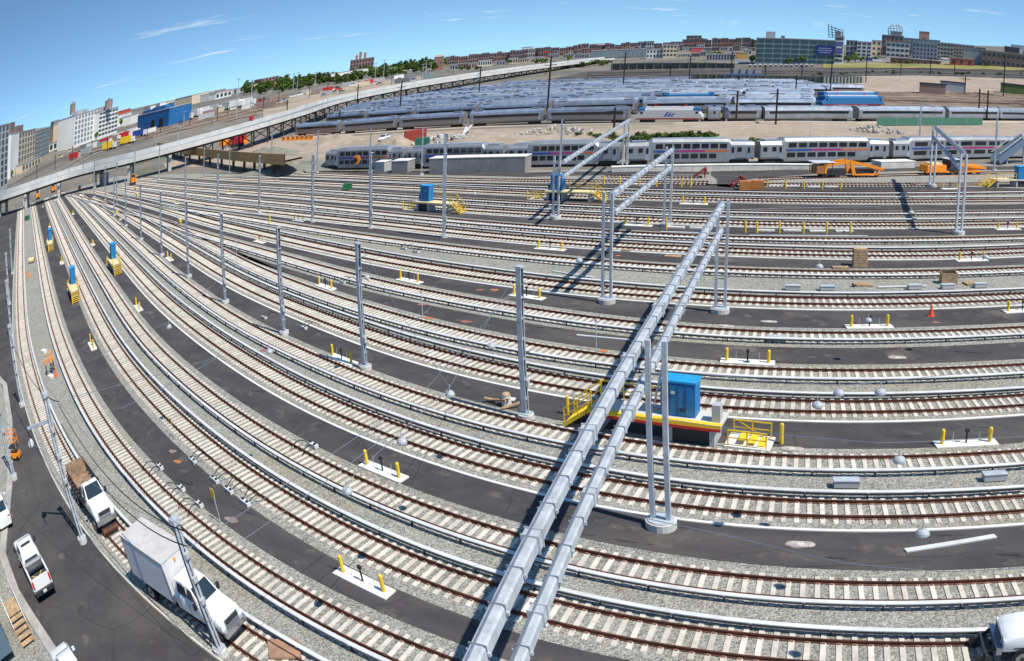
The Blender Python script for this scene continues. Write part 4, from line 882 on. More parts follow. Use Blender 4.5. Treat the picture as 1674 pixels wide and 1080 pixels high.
for x, z in ((1.0, .1), (-.6, .95), (-2.0, .95)):
    for y in (-.68, .68): MB().bar((x, y, 0), (x, y, z + 1.0), .08, .08, M_WOOD).build('post', st)
for y in (-.68, .68): MB().bar((1.0, y, 1.1), (-.6, y, 1.95), .07, .09, M_COVER).build('handrail', st); MB().bar((-.6, y, 1.95), (-2.0, y, 1.95), .07, .09, M_COVER).build('handrail', st)
lf = empty('work_lift', W(27, 757), .6); tag(lf, 'orange work platform lift leaning beside the roadside lattice pole', 'lift')
MB().box((0, 0, .35), (1.3, .8, .35), M_ORANGE).build('base', lf); q = MB()
for x in (-.6, .6):
    for y in (-.4, .4): q.bar((x, y, .9), (x, y, 2.0), .06, .06, M_ORANGE)
for z in (1.4, 2.0): q.bar((-.6, -.4, z), (.6, -.4, z), .06, .06, M_ORANGE).bar((-.6, .4, z), (.6, .4, z), .06, .06, M_ORANGE).bar((-.6, -.4, z), (-.6, .4, z), .06, .06, M_ORANGE).bar((.6, -.4, z), (.6, .4, z), .06, .06, M_ORANGE)
q.build('cage', lf); MB().bar((-.4, 0, .5), (.4, 0, .9), .2, .1, M_ORANGE).box((0, 0, .93), (1.3, .9, .06), M_DARK).build('deck', lf)
for x in (-.45, .45):
    for y in (-.42, .42): MB().cyl((x, y - .06, .18), (x, y + .06, .18), .18, M_BLACK, 12).build('wheel', lf)
# brown sheet at the bottom, timber hatch by the track
tp = tag(MB().box((0, 0, .12), (1.7, 1.3, .12), mat('rust_plate', (.34, .20, .13), .9, noise=(2, .2))).build('rusty_plate', None, loc=W(466, 1072), rz=.6), 'rusty brown plate lying between the first two tracks', 'plate')
# ------------------------------------------------------------------ people
def person(px, rz, vest, label, bend=0.25):
    root = empty('person', W(*px), rz); tag(root, label, 'person', 'workers in orange vests')
    J = [(0, 0, .95), (0.03 * bend, 0, 1.15), (.25 * bend, 0, 1.42), (.32 * bend, 0, 1.53), (.38 * bend + .02, 0, 1.66), (.40 * bend + .03, 0, 1.76),
         (0, .1, .9), (.06, .12, .5), (-.02, .13, .09), (.12, .13, .04), (0, -.1, .9), (-.03, -.12, .5), (-.1, -.13, .09), (.05, -.13, .04),
         (.25 * bend, .2, 1.40), (.3 * bend + .05, .27, 1.12), (.3 * bend + .28, .2, .98), (.25 * bend, -.2, 1.40), (.3 * bend + .03, -.28, 1.12), (.3 * bend + .25, -.22, .96)]
    E_ = [(0, 1), (1, 2), (2, 3), (3, 4), (4, 5), (0, 6), (6, 7), (7, 8), (8, 9), (0, 10), (10, 11), (11, 12), (12, 13), (2, 14), (14, 15), (15, 16), (2, 17), (17, 18), (18, 19)]
    rad = [.15, .15, .16, .06, .10, .09, .1, .075, .055, .05, .1, .075, .055, .05, .075, .055, .045, .075, .055, .045]
    me = bpy.data.meshes.new('body'); me.from_pydata(J, E_, []); o = bpy.data.objects.new('body', me); COL.objects.link(o); o.parent = root
    sk = o.modifiers.new('s', 'SKIN'); o.modifiers.new('d', 'SUBSURF').levels = 1
    for v, r in zip(me.skin_vertices[0].data, rad): v.radius = (r, r * (1.25 if r > .12 else 1))
    me.skin_vertices[0].data[0].use_root = True
    bpy.context.view_layer.update(); dg = bpy.context.evaluated_depsgraph_get(); nm = bpy.data.meshes.new_from_object(o.evaluated_get(dg)); o.modifiers.clear(); o.data = nm
    nm.materials.clear(); [nm.materials.append(m) for m in (mat('work_trousers', (.04, .045, .06), .9), vest, mat('skin', (.45, .28, .2), .6), M_DARK)]
    for p in nm.polygons: z = p.center.z; p.material_index = 3 if z < .12 else 0 if z < .92 else 2 if z > 1.52 else 1; p.use_smooth = True
    MB().dome((.40 * bend + .03, 0, 1.74), .135, .13, M_COVER if vest is M_ORANGE else M_ORANGE, 12, 4).box((.40 * bend + .14, 0, 1.745), (.12, .18, .02), M_COVER).build('helmet', root)
    q = MB(); q.cyl((.12 * bend, 0, 1.08), (.13 * bend, 0, 1.13), .185, mat('hi_vis', (.75, .8, .2), .5), 12); q.build('reflective_band', root)
MV = mat('vest_orange', (.85, .25, .05), .8)
person((77, 620), 1.2, MV, 'worker in an orange vest bending beside the second track', .9)
person((86, 617), 2.6, MV, 'worker in an orange vest and dark trousers standing by the red cone', .3)
person((89, 612), -2.0, MV, 'worker in an orange vest stooping behind the other two', .7)
c3 = cone.copy(); COL.objects.link(c3); c3.location = W(92, 622); c3['label'] = 'small red cone beside the three workers'
for ch in cone.children: k = ch.copy(); COL.objects.link(k); k.parent = c3
tag(MB().box((0, 0, .1), (.9, .6, .2), M_KERB).build('white_block', None, loc=W(83, 624)), 'white block on ballast beside the workers', 'block')
tag(MB().box((0, 0, .12), (1.2, .7, .24), M_KERB).build('white_block', None, loc=W(72, 583)), 'white slab on ballast behind the workers', 'block')
def barrel(px, rz):
    root = empty('cable_reel', W(*px), rz); tag(root, 'cream cable reel lying between the first two tracks', 'cable reel'); MB().cyl((-.9, 0, .5), (.9, 0, .5), .45, M_CREAM, 16).build('drum', root); MB().cyl((-1, 0, .5), (-.9, 0, .5), .52, M_WOOD, 16).build('flange', root); MB().cyl((.9, 0, .5), (1, 0, .5), .52, M_WOOD, 16).build('flange', root)
barrel((52, 437), .6)
for i in range(7): tag(MB().box((0, 0, .1), (.5, .25, .18), M_ORANGE).build('orange_bag', None, loc=W(46 + 3 * math.sin(i * 2.1), 457 + 4 * math.cos(i * 1.7)), rz=i), 'orange bag in the pile between the first two tracks', 'bag', 'pile of orange bags')
gb = empty('green_bin', W(44.5, 367), .3); tag(gb, 'green metal bin on ballast between the first two tracks', 'bin'); MG = mat('bin_green', (.03, .16, .07), .6); MB().box((0, 0, .6), (2.2, 1.4, 1.1), MG).build('body', gb); MB().box((0, 0, 1.18), (2.3, 1.5, .08), MG).build('lid', gb)
gb2 = gb.copy(); COL.objects.link(gb2); gb2.location = W(568, 317); gb2.scale = (.8,) * 3; gb2['label'] = 'green metal bin in the far aisle near the double deck train'
for ch in gb.children: k = ch.copy(); COL.objects.link(k); k.parent = gb2
# ------------------------------------------------------------------ rail machines
def machine(px0, px1, label, kind):
    A, B = W(*px0), W(*px1); d = B - A; L = d.length; root = empty('maintenance_machine', A, math.atan2(d.y, d.x)); tag(root, label, 'rail machine'); root.scale = (1, 1, .76)
    def P(a, b, w, h, n, m=M_ORANGE): MB().bar(a, b, w, h, m).build(n, root)
    if kind == 0:
        for y in (-.9, .9):
            P((L * .12, y, 1.0), (L * .14, y, 2.6), .3, .3, 'frame_post'); P((L * .14, y, 2.55), (L * .48, y, 3.3), .3, .45, 'frame_beam'); P((L * .46, y, 3.3), (L * .98, y, 1.7), .3, .5, 'frame_beam'); P((L * .5, y, 3.0), (L * .54, y, .6), .35, .5, 'frame_post'); P((L * .53, y, .65), (L * .9, y, .7), .25, .3, 'frame_beam'); P((L * .89, y, .7), (L * .93, y, 1.9), .25, .3, 'frame_post')
        MB().box((L * .28, 0, 1.1), (L * .3, 1.6, 1.0), M_DARK).build('engine', root); MB().box((L * .7, 0, 1.3), (L * .3, 1.4, .7), M_DARK).build('work_unit', root)
        MB().box((L * .1, 0, 3.15), (L * .3, 2.3, .14), M_WHITEP).build('canopy', root); MB().box((L * .07, 0, 1.7), (1.6, 2.0, 1.6), mat('cab_rust', (.32, .13, .05), .7)).build('cab', root)
        for x in (-.02, .22):
            for y in (-1, 1): P((L * x, y, 1.2), (L * x, y, 3.1), .1, .1, 'canopy_post', M_DARK)
    else:
        MB().box((L * .18, 0, 1.5), (L * .3, 2.0, 1.5), M_ORANGE).build('engine_hood', root); MB().box((L * .18, 0, 2.4), (L * .2, 1.4, .5), M_CREAM).build('tank', root); MB().box((L * .47, 0, 2.1), (L * .16, 2.1, 2.6), M_DARK).build('cab', root); MB().box((L * .47, 0, 3.45), (L * .2, 2.3, .12), M_WHITEP).build('cab_roof', root)
        for y in (-.8, .8): P((L * .55, y, 2.2), (L * 1.0, y, 1.5), .4, .5, 'boom'); P((L * .02, y, .8), (L * .9, y, .8), .3, .35, 'frame_beam')
        MB().box((L * .75, 0, 1.6), (L * .3, 1.5, 1.0), M_ORANGE).build('work_unit', root)
    for x in (.12, .3, .62, .88):
        for y in (-.8, .8): MB().cyl((L * x, y - .07, .58), (L * x, y + .07, .58), .42, M_DARK, 14).build('wheel', root)
machine((1330, 297.5), (1441, 296), 'orange rail tamping machine with arched frame and white canopy', 0)
machine((1506, 293.5), (1605, 291.5), 'orange ballast machine with cab in the middle behind the right portal', 1)
def small_machine(px, s, label, m=M_ORANGE):
    root = empty('track_excavator', W(*px), tdir(*px)); tag(root, label, 'rail machine'); root.scale = (s,) * 3
    MB().box((0, 0, 1.7), (3.2, 2.4, 1.6), m).build('body', root); MB().box((.7, -.2, 3.0), (1.5, 1.5, 1.3), M_GLASS).build('cab', root); MB().box((.7, -.2, 3.7), (1.6, 1.6, .12), m).build('cab_roof', root); MB().box((0, 0, .5), (3.4, 2.4, .8), M_DARK).build('running_gear', root); MB().bar((1.2, .6, 2.2), (3.2, .6, 3.4), .3, .4, m).build('boom', root); MB().bar((3.2, .6, 3.4), (4.0, .6, 1.2), .25, .3, m).build('stick', root)
small_machine((62, 333), .9, 'orange rail machine standing in the shadow under the viaduct, on the first aisle'); small_machine((87, 322), .9, 'orange rail machine on the fourth track near the viaduct'); small_machine((217, 309), .8, 'orange excavator working beyond the turnout ladder'); small_machine((130, 320), .5, 'small red orange machine near the viaduct pier', MO)
# buffer stops
def buffer(px, label, big=True):
    root = empty('buffer_stop', W(*px), tdir(*px)); tag(root, label, 'buffer stop')
    for y in (-.8, .8): MB().bar((-1.6, y, .1), (0, y, 1.3), .16, .16, M_REDD).build('strut', root); MB().bar((0, y, 0), (0, y, 1.4), .16, .16, M_REDD).build('post', root)
    MB().box((.1, 0, 1.2), (.3, 2.3, .4), M_REDD).build('beam', root)
M_REDD = mat('buffer_red', (.28, .03, .04), .7)
buffer((1152, 297), 'dark red buffer stop at the end of the upper stub track'); buffer((1212, 312), 'brown buffer stop beside a stack of boxes'); 
for i, x in enumerate((1218, 1238)): tag(MB().box((0, 0, .6), (1.6, 1.2, 1.2), mat('brown_box', (.40, .16, .05), .8)).build('brown_box', None, loc=W(x, 317 - i), rz=.2), 'brown timber box standing at the stub track end', 'box', 'brown boxes at the stub track end')
# yellow switch machine boxes by the turnouts
sw = empty('switch_machine'); tag(sw, 'yellow switch machine beside the turnout ladder', 'switch machine', 'yellow switch machines'); MB().box((0, 0, .35), (1.3, .6, .5), M_YEL).build('case', sw); MB().box((0, 0, .62), (1.34, .64, .05), M_CREAM).build('lid', sw); MB().bar((0, -.3, .2), (0, -1.5, .2), .08, .06, M_GALV).build('rod', sw)
clones(sw, [(W(x, y), tdir(x, y)) for x, y in [(294, 371), (222, 317), (191, 356), (98, 325), (224, 328), (160, 303), (147, 303)]])
# grey equipment hut beyond the ladder
hut = empty('equipment_hut', W(170, 309), tdir(170, 309)); tag(hut, 'grey metal equipment hut beyond the turnout ladder', 'hut'); MB().box((0, 0, 1.7), (7, 3, 3.2), M_GREYC).build('wall', hut); MB().box((0, 0, 3.4), (7.4, 3.4, .25), M_COVER).build('roof', hut)
for x in (-2, 1): MB().box((x, -1.53, 1.3), (1, .06, 2.1), M_DARK).build('door', hut)
# ================================================================== TRAINS
M_STEEL = weather(mat('train_steel', (.33, .345, .36), .45, .45, noise=(.5, .1)), (.20, .18, .16), .5, .85, .25); M_STEELR = weather(mat('train_roof', (.36, .41, .48), .45, .4, noise=(.4, .15)), (.22, .21, .21), .5, .8, .15, .2); M_TWIN = mat('train_window', (.015, .018, .022), .15, spec=.6)
M_UNDER = mat('train_under', (.045, .04, .038), .9); M_SB = mat('stripe_blue', (.03, .07, .30), .5); M_SM = mat('stripe_magenta', (.36, .03, .16), .5); M_SO = mat('stripe_orange', (.50, .16, .05), .5)
M_COACHR = weather(mat('coach_roof_sky_tint', (.25, .31, .41), .45, .4, noise=(.25, .22)), (.16, .16, .17), .48, .75, .12, .25); M_COACHB = mat('coach_body', (.30, .27, .26), .4, .5); M_LOCOB = mat('loco_blue', (.03, .16, .36), .4); M_LOCOG = mat('loco_grey', (.46, .46, .47), .45)  # silver coach roofs: the reflected sky is put into their blue-grey colour
win_me = {}
def winmesh(w, h, m=M_TWIN, t=.06):
    k = (round(w, 2), round(h, 2), m.name)
    if k not in win_me: win_me[k] = MB().box((0, 0, 0), (w, t, h), m).mesh('window')
    return win_me[k]
def span(a, b, inset=.35):
    A, B = W(*a), W(*b); d = B - A; L = d.length - 2 * inset; return A + d.normalized() * inset, math.atan2(d.y, d.x), L
def bilevel(a, b, label):
    o, rz, L = span(a, b); root = empty('double_deck_coach', o, rz); tag(root, label, 'railcar', 'double deck coaches of the silver train'); w = 1.45; e = 4.3
    mb = MB(); loft(mb, [(0, [(w - .1, .9), (w, 1.2), (w, 3.2), (w - .35, 3.7)]), (e - .6, [(w - .1, .9), (w, 1.2), (w, 3.2), (w - .35, 3.75)]), (e, [(w - .1, .35), (w, .5), (w, 3.75), (w - .35, 4.2)]), (L - e, [(w - .1, .35), (w, .5), (w, 3.75), (w - .35, 4.2)]), (L - e + .6, [(w - .1, .9), (w, 1.2), (w, 3.2), (w - .35, 3.75)]), (L, [(w - .1, .9), (w, 1.2), (w, 3.2), (w - .35, 3.7)])], M_STEEL); mb.build('body', root)
    MB().box((L / 2, 0, 4.22), (L - 2 * e, 2.0, .06), M_STEELR).build('roof', root)
    for x in (1.2, L - 3.2): MB().box((x + 1, 0, 3.85), (2.4, 1.7, .25), M_STEELR).build('roof_unit', root)
    n = 8; pw = (L - 2 * e - .4) / n
    for i in range(n):
        for z, dx in ((3.1, .2), (1.5, 0)):
            if z < 2 and i == n - 1: continue
            link('window', winmesh(pw * .78, .72), root, (e + .2 + dx + (i + .5) * pw, -w - .01, z))
    for k, (f0, f1, m) in enumerate(((0, .3, M_SB), (.3, .68, M_SM), (.68, 1, M_SO))):
        x0, x1 = e + .2 + f0 * (L - 2 * e), e + .2 + f1 * (L - 2 * e) - .02; MB().box(((x0 + x1) / 2, -w - .012, 2.28), (x1 - x0, .03, .3), m).build('stripe', root)
    for x in (.8, 2.4, L - 2.4): link('window', winmesh(.7, .7), root, (x, -w - .01, 2.5))
    for x in (3.5, L - 3.5, L - .9): MB().box((x, -w - .012, 1.95), (.75, .04, 2.0), M_STEELR).build('door', root); link('window', winmesh(.4, .9), root, (x, -w - .03, 2.4))
    for x in (2.2, L - 2.2): MB().box((x, 0, .5), (2.8, 2.3, .7), M_UNDER).build('bogie', root)
    return root
XB = [(536, 283.5), (667, 281.8), (829, 279.6), (1018, 277.3), (1233, 274.6), (1447.5, 270.6), (1690, 264)]
BL = ['last double deck coach with blunt cab end, behind the round orange signal', 'second double deck coach from the cab end, partly hidden by the concrete hut', 'third double deck coach from the cab end, behind the far portal', 'fourth double deck coach from the cab end, beside the green bushes', 'fifth double deck coach from the cab end, behind the arched orange machine', 'sixth double deck coach from the cab end, behind the metal stair']
for i in range(6): bilevel(XB[i], XB[i + 1], BL[i])
def coach_mesh(L, roofm, bodym, H=4.0, w=1.5, band=True):
    mb = MB(); pr = [(w - .12, .75), (w, 1.1), (w, 2.9), (w - .22, 3.45), (w - .75, 3.8), (.15, H)]
    ring = [(y, z) for y, z in pr] + [(-y, z) for y, z in pr[::-1]]; n = len(ring)
    vs = [(x, y, z) for x in (0, L) for y, z in ring]; k = [bodym] * 2 + [roofm] * 7 + [bodym] * 3
    mb.add(vs, [tuple(range(n))[::-1], tuple(range(n, 2 * n))], bodym)
    for j in range(n):
        m = roofm if min(ring[j][1], ring[(j + 1) % n][1]) >= 2.9 else bodym
        mb.f.append((j, (j + 1) % n, n + (j + 1) % n, n + j)); mb.m.append(mb.mi(m))
    return mb
cm_cache = {}
def coach(o, rz, L, label, group, roofm=M_COACHR, bodym=M_COACHB, detail=False, name='passenger_coach'):
    root = empty(name, o, rz); tag(root, label, 'railcar', group); key = (round(L, 0), roofm.name, bodym.name)
    if key not in cm_cache:
        Lr = round(L, 0); cm_cache[key] = (coach_mesh(Lr, roofm, bodym).mesh('body'), MB().box((Lr / 2, -1.51, 2.45), (Lr - 2.4, .05, .62), M_TWIN).mesh('window_band'), MB().box((2.8, 0, .45), (3, 2.2, .75), M_UNDER).mesh('bogie'), MB().box((0, 0, 0), (2.6, 1.3, .3), roofm).mesh('roof_unit'), MB().box((Lr / 2, 0, .75), (Lr - 8, 2.2, .5), M_UNDER).mesh('underframe'))
    b, wb, bg_, ru, uf = cm_cache[key]; Lr = round(L, 0)
    link('body', b, root); link('window_band', wb, root); link('bogie', bg_, root); link('bogie', bg_, root, (Lr - 5.6, 0, 0)); link('underframe', uf, root)
    for x in (2.5, Lr - 2.5): link('roof_unit', ru, root, (x, 0, 4.03))
    for x in (1.0, Lr - 1.0): link('door', winmesh(.8, 1.9, M_STEELR), root, (x, -1.5, 2.1))
    return root
def row(pts, label, group, roofm=M_COACHR, bodym=M_COACHB, n=None, skip=()):
    """coaches nose to tail along a traced line."""
    P = [Vector(W(*p)) for p in pts]; segs = [(P[i], P[i + 1]) for i in range(len(P) - 1)]; tot = sum((b - a).length for a, b in segs); n = n or max(1, round(tot / 26.3))
    def at(s):
        for a, b in segs:
            l = (b - a).length
            if s <= l + 1e-6: return a + (b - a) * (s / l)
            s -= l
        return segs[-1][1]
    for i in range(n):
        if i in skip: continue
        a, b = at(tot * i / n), at(tot * (i + 1) / n); d = b - a; coach(a, math.atan2(d.y, d.x), d.length - .9, '%s coach from the viaduct end of the %s row of parked trains' % (ORD[min(i, 18)], label), group, roofm, bodym)
rowa = [(486, 229), (560, 225.5), (667, 218.5), (767, 213), (893, 208.5), (1030, 207)]
for i, (a, b) in enumerate([((486, 229), (560, 225.5)), ((561, 225.5), (767, 213.3)), ((768, 213.3), (893, 208.6)), ((894, 208.6), (1035, 207.3))]):
    o, rz, L = span(a, b)
    k = max(1, round(L / 26)); 
    for j in range(k): coach(o + Vector((math.cos(rz), math.sin(rz), 0)) * (L * j / k), rz, L / k - .6, 'coach with sky tinted roof in the front parked train left of the grey electric locomotive', 'front parked passenger train')
for a, b in [((1153, 206.5), (1179, 206.3)), ((1180, 206.3), (1241, 206))]:
    o, rz, L = span(a, b); coach(o, rz, L, 'dark roofed coach standing right behind the grey electric locomotive', 'front parked passenger train')
for i, (a, b) in enumerate([((1243, 206.5), (1394, 205.2)), ((1395.5, 205.2), (1541, 204.2)), ((1542.5, 204.2), (1700, 204.5))]):
    o, rz, L = span(a, b); k = max(1, round(L / 27))
    for j in range(k): coach(o + Vector((math.cos(rz), math.sin(rz), 0)) * (L * j / k), rz, L / k - .5, 'bright silver round roofed coach on the right of the front parked train', 'silver coaches of the front train', M_STEELR, M_STEEL)
# electric locomotive with its blue arrow mark
def loco(a, b, label, blue=False):
    o, rz, L = span(a, b, .2); root = empty('electric_locomotive', o, rz); tag(root, label, 'locomotive', 'electric locomotives in the far yard'); w = 1.45; body = M_LOCOB if blue else M_LOCOG
    mb = MB(); h = lambda t: [(w - .05, .9), (w, 1.2), (w, t - .5), (w - .3, t)]
    loft(mb, [(0, h(1.9)), (.9, h(2.9)), (1.8, h(3.7)), (L - 1.8, h(3.7)), (L - .9, h(2.9)), (L, h(1.9))], body); mb.build('body', root)
    for x in (1.6, L - 1.6): MB().box((x, 0, 3.4), (1.6, 2.92, .7), M_LOCOB).build('cab_roof', root); link('window', winmesh(.6, .5), root, (x, -w - .01, 2.6))
    MB().box((L / 2, 0, 3.8), (L - 5, 2.0, .3), M_COVER).build('roof_hatch', root)
    for x in (L * .28, L * .72):
        q = MB().bar((x - .7, -.4, 3.9), (x + .6, -.4, 4.3), .07, .07, M_RED).bar((x - .7, .4, 3.9), (x + .6, .4, 4.3), .07, .07, M_RED).bar((x + .6, -.4, 4.3), (x - .4, 0, 4.6), .06, .06, M_RED).bar((x + .6, .4, 4.3), (x - .4, 0, 4.6), .06, .06, M_RED).box((x - .4, 0, 4.62), (.12, 1.6, .05), M_DARK); q.build('pantograph', root)
    MB().box((L / 2, -w - .015, 1.1), (L - .6, .03, .3), M_REDD).build('stripe', root)
    if not blue:
        for k in range(3):
            q = MB(); x = L * .5 - .8 + k * .75; q.add([(x - .5, -w - .02, 1.65), (x + .1, -w - .02, 1.65), (x + .75, -w - .02, 2.75 - .16 * k), (x + .35, -w - .02, 2.75 - .16 * k)], [(0, 1, 2, 3)], M_SB); q.build('arrow_mark', root)
    for x in (3, L - 3): MB().box((x, 0, .5), (3.6, 2.2, .8), M_UNDER).build('bogie', root)
loco((1037, 208), (1151, 208), 'grey electric locomotive with blue cabs and a dark arrow mark')
loco((1338, 183.5), (1440, 182.5), 'blue electric locomotive at the end of the second parked row', True); loco((1337, 176), (1433, 175), 'blue electric locomotive behind the other one at the parked rows end', True)
loco((1078, 178.5), (1170, 177), 'blue locomotive among the parked rows behind the grey one', True)
G7 = 'parked trains packed in the far yard'
ROWS = [([(548, 206), (700, 198.5), (900, 192), (1130, 188.5), (1335, 186.5)], 'back half of the second', M_STEELR), ([(568, 196), (700, 190), (900, 184.5), (1075, 181.5)], 'back half of the third', M_COACHR), ([(600, 187.5), (750, 181.5), (900, 177.5), (1130, 173.5), (1330, 171.5)], 'back half of the fourth', M_STEELR), ([(645, 179.5), (760, 175), (900, 171), (1130, 167), (1360, 165)], 'back half of the fifth', M_COACHR), ([(695, 171.5), (900, 164.7), (1130, 161), (1380, 159.5)], 'back half of the sixth', M_COACHR), ([(745, 164.5), (900, 158.7), (1130, 155.2), (1320, 154)], 'back half of the seventh', M_STEELR), ([(536, 212), (700, 203.5), (900, 196.5), (1130, 192.5), (1335, 190.5)], 'second', M_COACHR), ([(556, 201), (700, 194), (900, 188), (1075, 185)], 'third', M_COACHR), ([(1175, 184), (1330, 182)], 'third', M_STEELR), ([(580, 192), (700, 186.5), (900, 181), (1130, 177), (1330, 175)], 'fourth', M_COACHR), ([(625, 183.5), (750, 178), (900, 174), (1130, 170), (1300, 168.5)], 'fifth', M_STEELR), ([(668, 175.5), (780, 171), (900, 168), (1130, 164), (1410, 162)], 'sixth', M_STEELR), ([(720, 168), (900, 161.5), (1130, 158), (1330, 156.5)], 'seventh', M_COACHR), ([(770, 161), (900, 156), (1130, 152.5), (1300, 151.5)], 'eighth', M_STEELR), ([(820, 154.5), (1000, 149.5), (1250, 147.5)], 'ninth', M_COACHR)]
ROWS.sort(key=lambda r: -np.interp(1200 if r[0][0][0] > 1100 else 900, [q[0] for q in r[0]], [q[1] for q in r[0]]))
for _i, (pts, _n, rm) in enumerate(ROWS):
    nm = ORD[min(_i + 1, 18)]; row(pts, nm, G7, rm)
o, rz, L = span((1300, 166), (1412, 165)); 
# ================================================================== LOW CONCRETE BLOCKS BEFORE THE TRAIN
def block(a, b, hpx, depth, label, name='concrete_platform', m=None):
    A, B = W(*a), W(*b); d = B - A; h = height(a, hpx); root = empty(name, A, math.atan2(d.y, d.x)); tag(root, label, 'platform'); L = d.length
    n = max(1, int(L / 6))
    for i in range(n): MB().box((L * (i + .5) / n, depth / 2, h / 2), (L / n - .05, depth, h), m or M_CONC).build('panel', root)
    MB().box((L / 2, depth / 2, h + .06), (L + .1, depth + .1, .12), M_KERB).build('coping', root)
block((701, 291), (858, 289), 267, 3.2, 'long grey concrete platform standing before the double deck coaches', m=mat('concrete_grey', (.26, .25, .24), .85, noise=(.5, .15)))
block((640, 290), (666, 289.5), 271, 3.0, 'square grey concrete hut beside the long platform', 'concrete_hut', mat('concrete_grey', (.26, .25, .24), .85)); block((612, 288), (628, 288), 272.5, 2.5, 'pale grey equipment cabinet by the track edge', 'equipment_cabinet', M_GREYC)
block((1000, 288.6), (1330, 284.6), 281, 1.2, 'low concrete retaining wall before the double deck coaches', 'retaining_wall'); block((1440, 283), (1496, 281.5), 272.5, 2.5, 'short grey concrete block between the two orange machines', 'concrete_block')
sg = empty('round_signal', W(583, 291)); tag(sg, 'round orange and black signal disc on a short post', 'signal'); MB().cyl((0, 0, 0), (0, 0, 2.2), .1, M_DARK, 8).build('post', sg); MB().cyl((0, -.1, 2.6), (0, .1, 2.6), .85, M_ORANGE, 20).build('disc', sg); MB().cyl((-.35, -.14, 2.5), (-.35, -.11, 2.5), .5, M_BLACK, 16).build('lens', sg)
# metal stair at the right edge
A = W(1626, 276); fs_ = empty('footbridge_stair', A, .75); tag(fs_, 'blue grey metal stair with solid sides climbing to a footbridge', 'stair'); L = 9
for y in (-1, 1): MB().bar((0, y, 0.8), (L, y, 5.2), .12, 1.3, mat('bridge_blue', (.14, .20, .28), .5, .2)).build('side_panel', fs_); MB().bar((0, y, 2.2), (L, y, 6.6), .12, .12, M_GALV).build('handrail', fs_)
for i in range(16): MB().box((.3 + i * L / 16, 0, .5 + i * 4.4 / 16), (.5, 1.9, .06), M_GALVD).build('tread', fs_)
for x in (3.5, 8.5): MB().bar((x, 0, 0), (x, 0, x * .48), .3, .3, M_GALV).build('support', fs_)
MB().box((L + 4, 0, 5.2), (8, 2.2, .3), M_GALV).build('landing', fs_)
# ================================================================== DIRT FIELD THINGS
def mound(px, rx, ry, h, m, label, name='dirt_mound', seed=0, kind=None):
    r = np.random.RandomState(seed); n, k = 22, 6; c = W(*px); vs = []; fs = []; ph = r.rand(6) * 6
    for j in range(k):
        t = j / k
        for i in range(n): a = 2 * math.pi * i / n; q = 1 + .18 * math.sin(2 * a + ph[0]) + .12 * math.sin(5 * a + ph[1]); vs.append((c.x + rx * (1 - t) * q * math.cos(a), c.y + ry * (1 - t) * q * math.sin(a), h * (math.sin(t * math.pi / 2)) * (1 + .15 * math.sin(3 * a + ph[2] + 4 * t)) + (r.rand() - .5) * .12 * h * (j > 0)))
    vs.append((c.x, c.y, h))
    for j in range(k - 1): fs += [(j * n + i, j * n + (i + 1) % n, (j + 1) * n + (i + 1) % n, (j + 1) * n + i) for i in range(n)]
    fs += [((k - 1) * n + i, (k - 1) * n + (i + 1) % n, k * n) for i in range(n)]
    me = bpy.data.meshes.new(name); me.from_pydata(vs, [], fs); me.materials.append(m); me.update(); o = link(name, me); tag(o, label, 'mound'); return o
mound((545, 240), 12, 7, 2.2, M_DIRT, 'brown dirt mound behind the cab end of the double deck train', seed=1); mound((645, 243), 6, 4, 1.8, M_DIRT, 'small brown dirt mound beside the white car', seed=2); mound((440, 262), 14, 8, 2.2, mat('earth_grey', (.22, .21, .17), .95, noise=(.6, .2, 'world')), 'grey earth bank beside the trestle wall', seed=3)
mound((490, 285), 22, 6, 1.8, mat('earth_grey', (.22, .21, .17), .95), 'long grey earth bank before the double deck train end', seed=4); mound((815, 240), 14, 8, 1.6, M_DIRT, 'wide brown dirt mound right of the rubble heap', seed=5)
# rubble: single stones
st_me = []
for i in range(4):
    bm = bmesh.new(); bmesh.ops.create_icosphere(bm, subdivisions=1, radius=1); r = np.random.RandomState(i)
    for v in bm.verts: v.co *= .7 + .6 * r.rand()
    me = bpy.data.meshes.new('stone'); bm.to_mesh(me); bm.free(); me.materials.append(mat('rubble', (.42, .40, .37), .95, noise=(1, .2))); st_me.append(me)
def rubble(px, sx, sy, n, label, r0=.35, r1=.9):
    c = W(*px); root = empty('rubble_heap', c); tag(root, label, 'rubble')
    for i in range(n):
        a, q = random.uniform(0, 6.28), math.sqrt(random.random()); s = random.uniform(r0, r1); o = link('stone', random.choice(st_me), root, (sx * q * math.cos(a), sy * q * math.sin(a), (1 - q) * 1.5 + s * .3)); o.scale = (s, s * random.uniform(.6, 1), s * random.uniform(.5, .8)); o.rotation_euler = (random.random() * 3, random.random() * 3, random.random() * 6)
rubble((725, 240), 9, 6, 90, 'heap of broken pale concrete beside the red container'); rubble((1433, 223), 6, 3.5, 45, 'small rubble heap on the dirt before the silver coaches', .3, .7); rubble((905, 225), 10, 5, 40, 'scattered rubble on the dirt left of the far portal', .3, .8)
for a, b in (((745, 240), (770, 222)), ((752, 241), (762, 224))): tag(MB().bar(W(*a), W(*b) + Vector((0, 0, 1.5)), .5, .3, M_COVER).build('broken_beam'), 'broken white beam leaning on the rubble heap', 'beam', 'broken beams on the rubble')
ct = empty('shipping_container', W(679, 238), .55); tag(ct, 'red shipping container standing on the dirt field', 'container'); MR = mat('container_red', (.36, .06, .045), .6, noise=(2, .12)); MB().box((0, 1.2, 1.35), (6.06, 2.44, 2.6), MR).build('body', ct)
for i in range(16): MB().box((-2.85 + i * .38, -.03, 1.35), (.18, .08, 2.4), MR).build('rib', ct)
